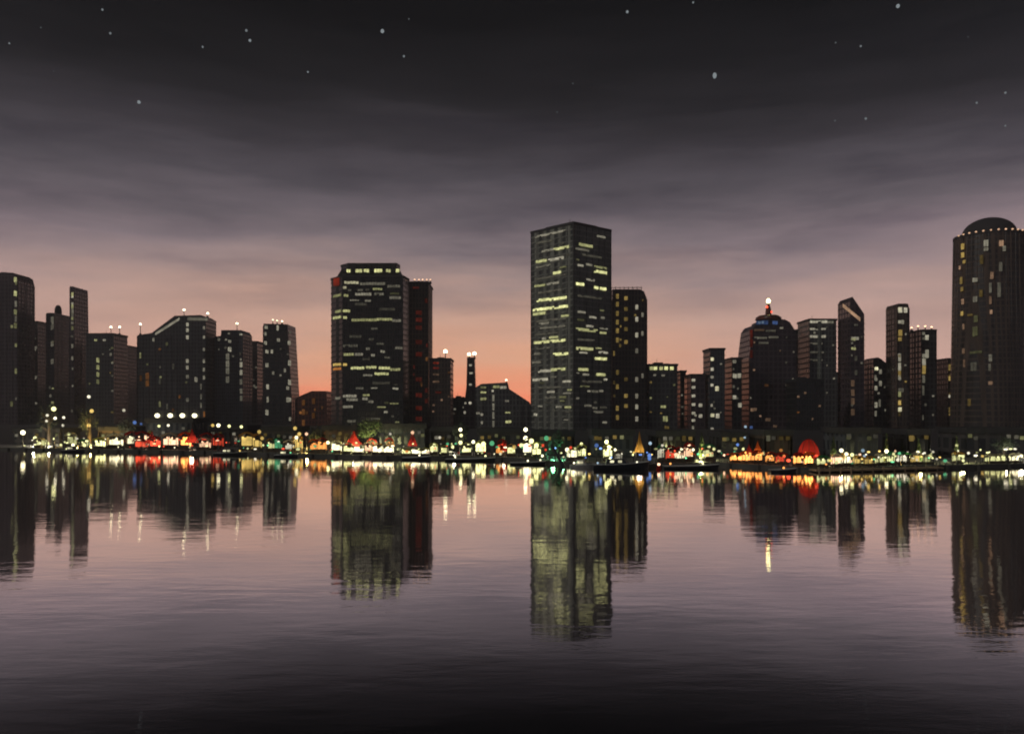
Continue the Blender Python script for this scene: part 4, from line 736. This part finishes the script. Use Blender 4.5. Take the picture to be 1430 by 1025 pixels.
# buoy and leaning pile
D = Ds(920)-7; root = empty('marker_buoy', (PX(920, D), D, 0), 'small red lit buoy floating right of the largest moored boat', 'buoy')
bm = bmesh.new(); lathe(bm, [(.4, -.4), (.55, .1), (.5, .4), (.15, .7), (.1, 1.0)], 10); obj('float', bm, fabric('r'), root); inst('lamp', ball(E('s', 2.5, True, 0)), root, (0, 0, 1.1), (.32, .32, .3))
D = Ds(790)-3; root = empty('mooring_pile', (PX(790, D), D, -1), 'thick dark mooring pile leaning left before the tallest tower', 'pile')
bm = bmesh.new(); tube(bm, (0, 0, 0), (-3.3, .4, 6), .45, .2, 9); obj('post', bm, M['hull_dark'], root)
bm = bmesh.new(); tube(bm, (-1.7, .2, 3.1), (-1.9, .23, 3.45), .4, .38, 9); obj('band', bm, M['metal'], root)
# tan landing stage at the right
bm = bmesh.new()
pts = [(PX(p, Ds(p)-3.5), Ds(p)-3.5) for p in (1140, 1200, 1260, 1318)]
back_ = [(PX(p, Ds(p)-3.5), Ds(p)+.5) for p in (1318, 1260, 1200, 1140)]
prism(bm, pts+back_, .25, .6)
for i in range(12):
    p = 1144+i*15; y = Ds(p)-3.3; tube(bm, (PX(p, y), y, -2), (PX(p, y), y, 1.0), .15, .13, 6)
M['tan'] = plain('sandy_planks', (.35, .25, .15), .8, 0, .35, .4)
tag(obj('landing_stage', bm, M['tan']), 'low sandy planked landing stage below the pointed and slim right towers', 'jetty')
# ------------------------------------------------------------------ stars
ST = [(57, 39, 1.3, 'faint star near the top left corner'), (143, 14, 2.2, 'star at the very top left, upper of a pair'), (154, 47, 2.2, 'star at top left, lower of a pair'), (13, 61, 1.8, 'faint star by the left edge of the sky'), (194, 143, 3.2, 'lone large star in the left sky'), (283, 66, 2.0, 'small star left of the close star pair'), (344, 43, 2.4, 'upper star of the close pair'), (349, 57, 2.6, 'lower star of the close pair'), (430, 101, 2.0, 'lone small star in the upper middle left'), (534, 44, 3.6, 'brightest star in the upper middle'), (564, 79, 2.2, 'small star right below the brightest middle star'), (571, 27, 1.5, 'faint star right above the brightest middle star'), (778, 157, 1.4, 'faint star above the tallest tower'), (800, 117, 1.4, 'faint star higher above the tallest tower'), (876, 17, 2.6, 'hazy star at the top right of centre'), (968, 4, 2.0, 'star at the very top edge right of centre'), (998, 106, 4.0, 'large oval star in the right sky'), (1167, 60, 1.6, 'left faint star of the upper right pair'), (1202, 65, 2.0, 'right star of the upper right pair'), (1254, 9, 3.6, 'brightest star at the upper right'), (1166, 169, 1.6, 'left faint star of the lower right pair'), (1209, 166, 2.3, 'right star of the lower right pair'), (1364, 144, 2.0, 'star at right above the domed tower'), (1404, 130, 2.2, 'highest star by the right edge'), (1404, 176, 1.7, 'lowest star by the right edge'), (1352, 52, 1.2, 'faint star near the top right corner'), (75, 100, 1.1, 'very faint star below the left corner star')]
DS = 9000
for px, py, rr, lab in ST:
    k = .15 if rr < 1.7 else .25 if rr < 2.5 else .36
    r_ = rr*.7*DS/F
    o_ = inst('star', ball(E('n', k, False, 0)), None, (PX(px, DS), DS, PZ(py, DS)), (r_, r_, r_*(1.5 if rr == 4.0 else 1.1)))
    tag(o_, lab, 'star', 'stars in the night sky')
for o_ in bpy.data.objects:
    for k in ('_x0', '_x1'):
        if k in o_: del o_[k]

# ------------------------------------------------------------------ thin evening haze
bm = bmesh.new(); box(bm, -1200, 1200, -60, 1120, -3, 200)
m, T, o = mat('evening_haze')
v = nd(T, 'ShaderNodeVolumePrincipled', Density=.0002); v.inputs['Color'].default_value = (.9, .88, .9, 1); v.inputs['Anisotropy'].default_value = .2
T.links.new(v.outputs[0], o.inputs['Volume'])
hz = tag(obj('haze', bm, m), kind='stuff')
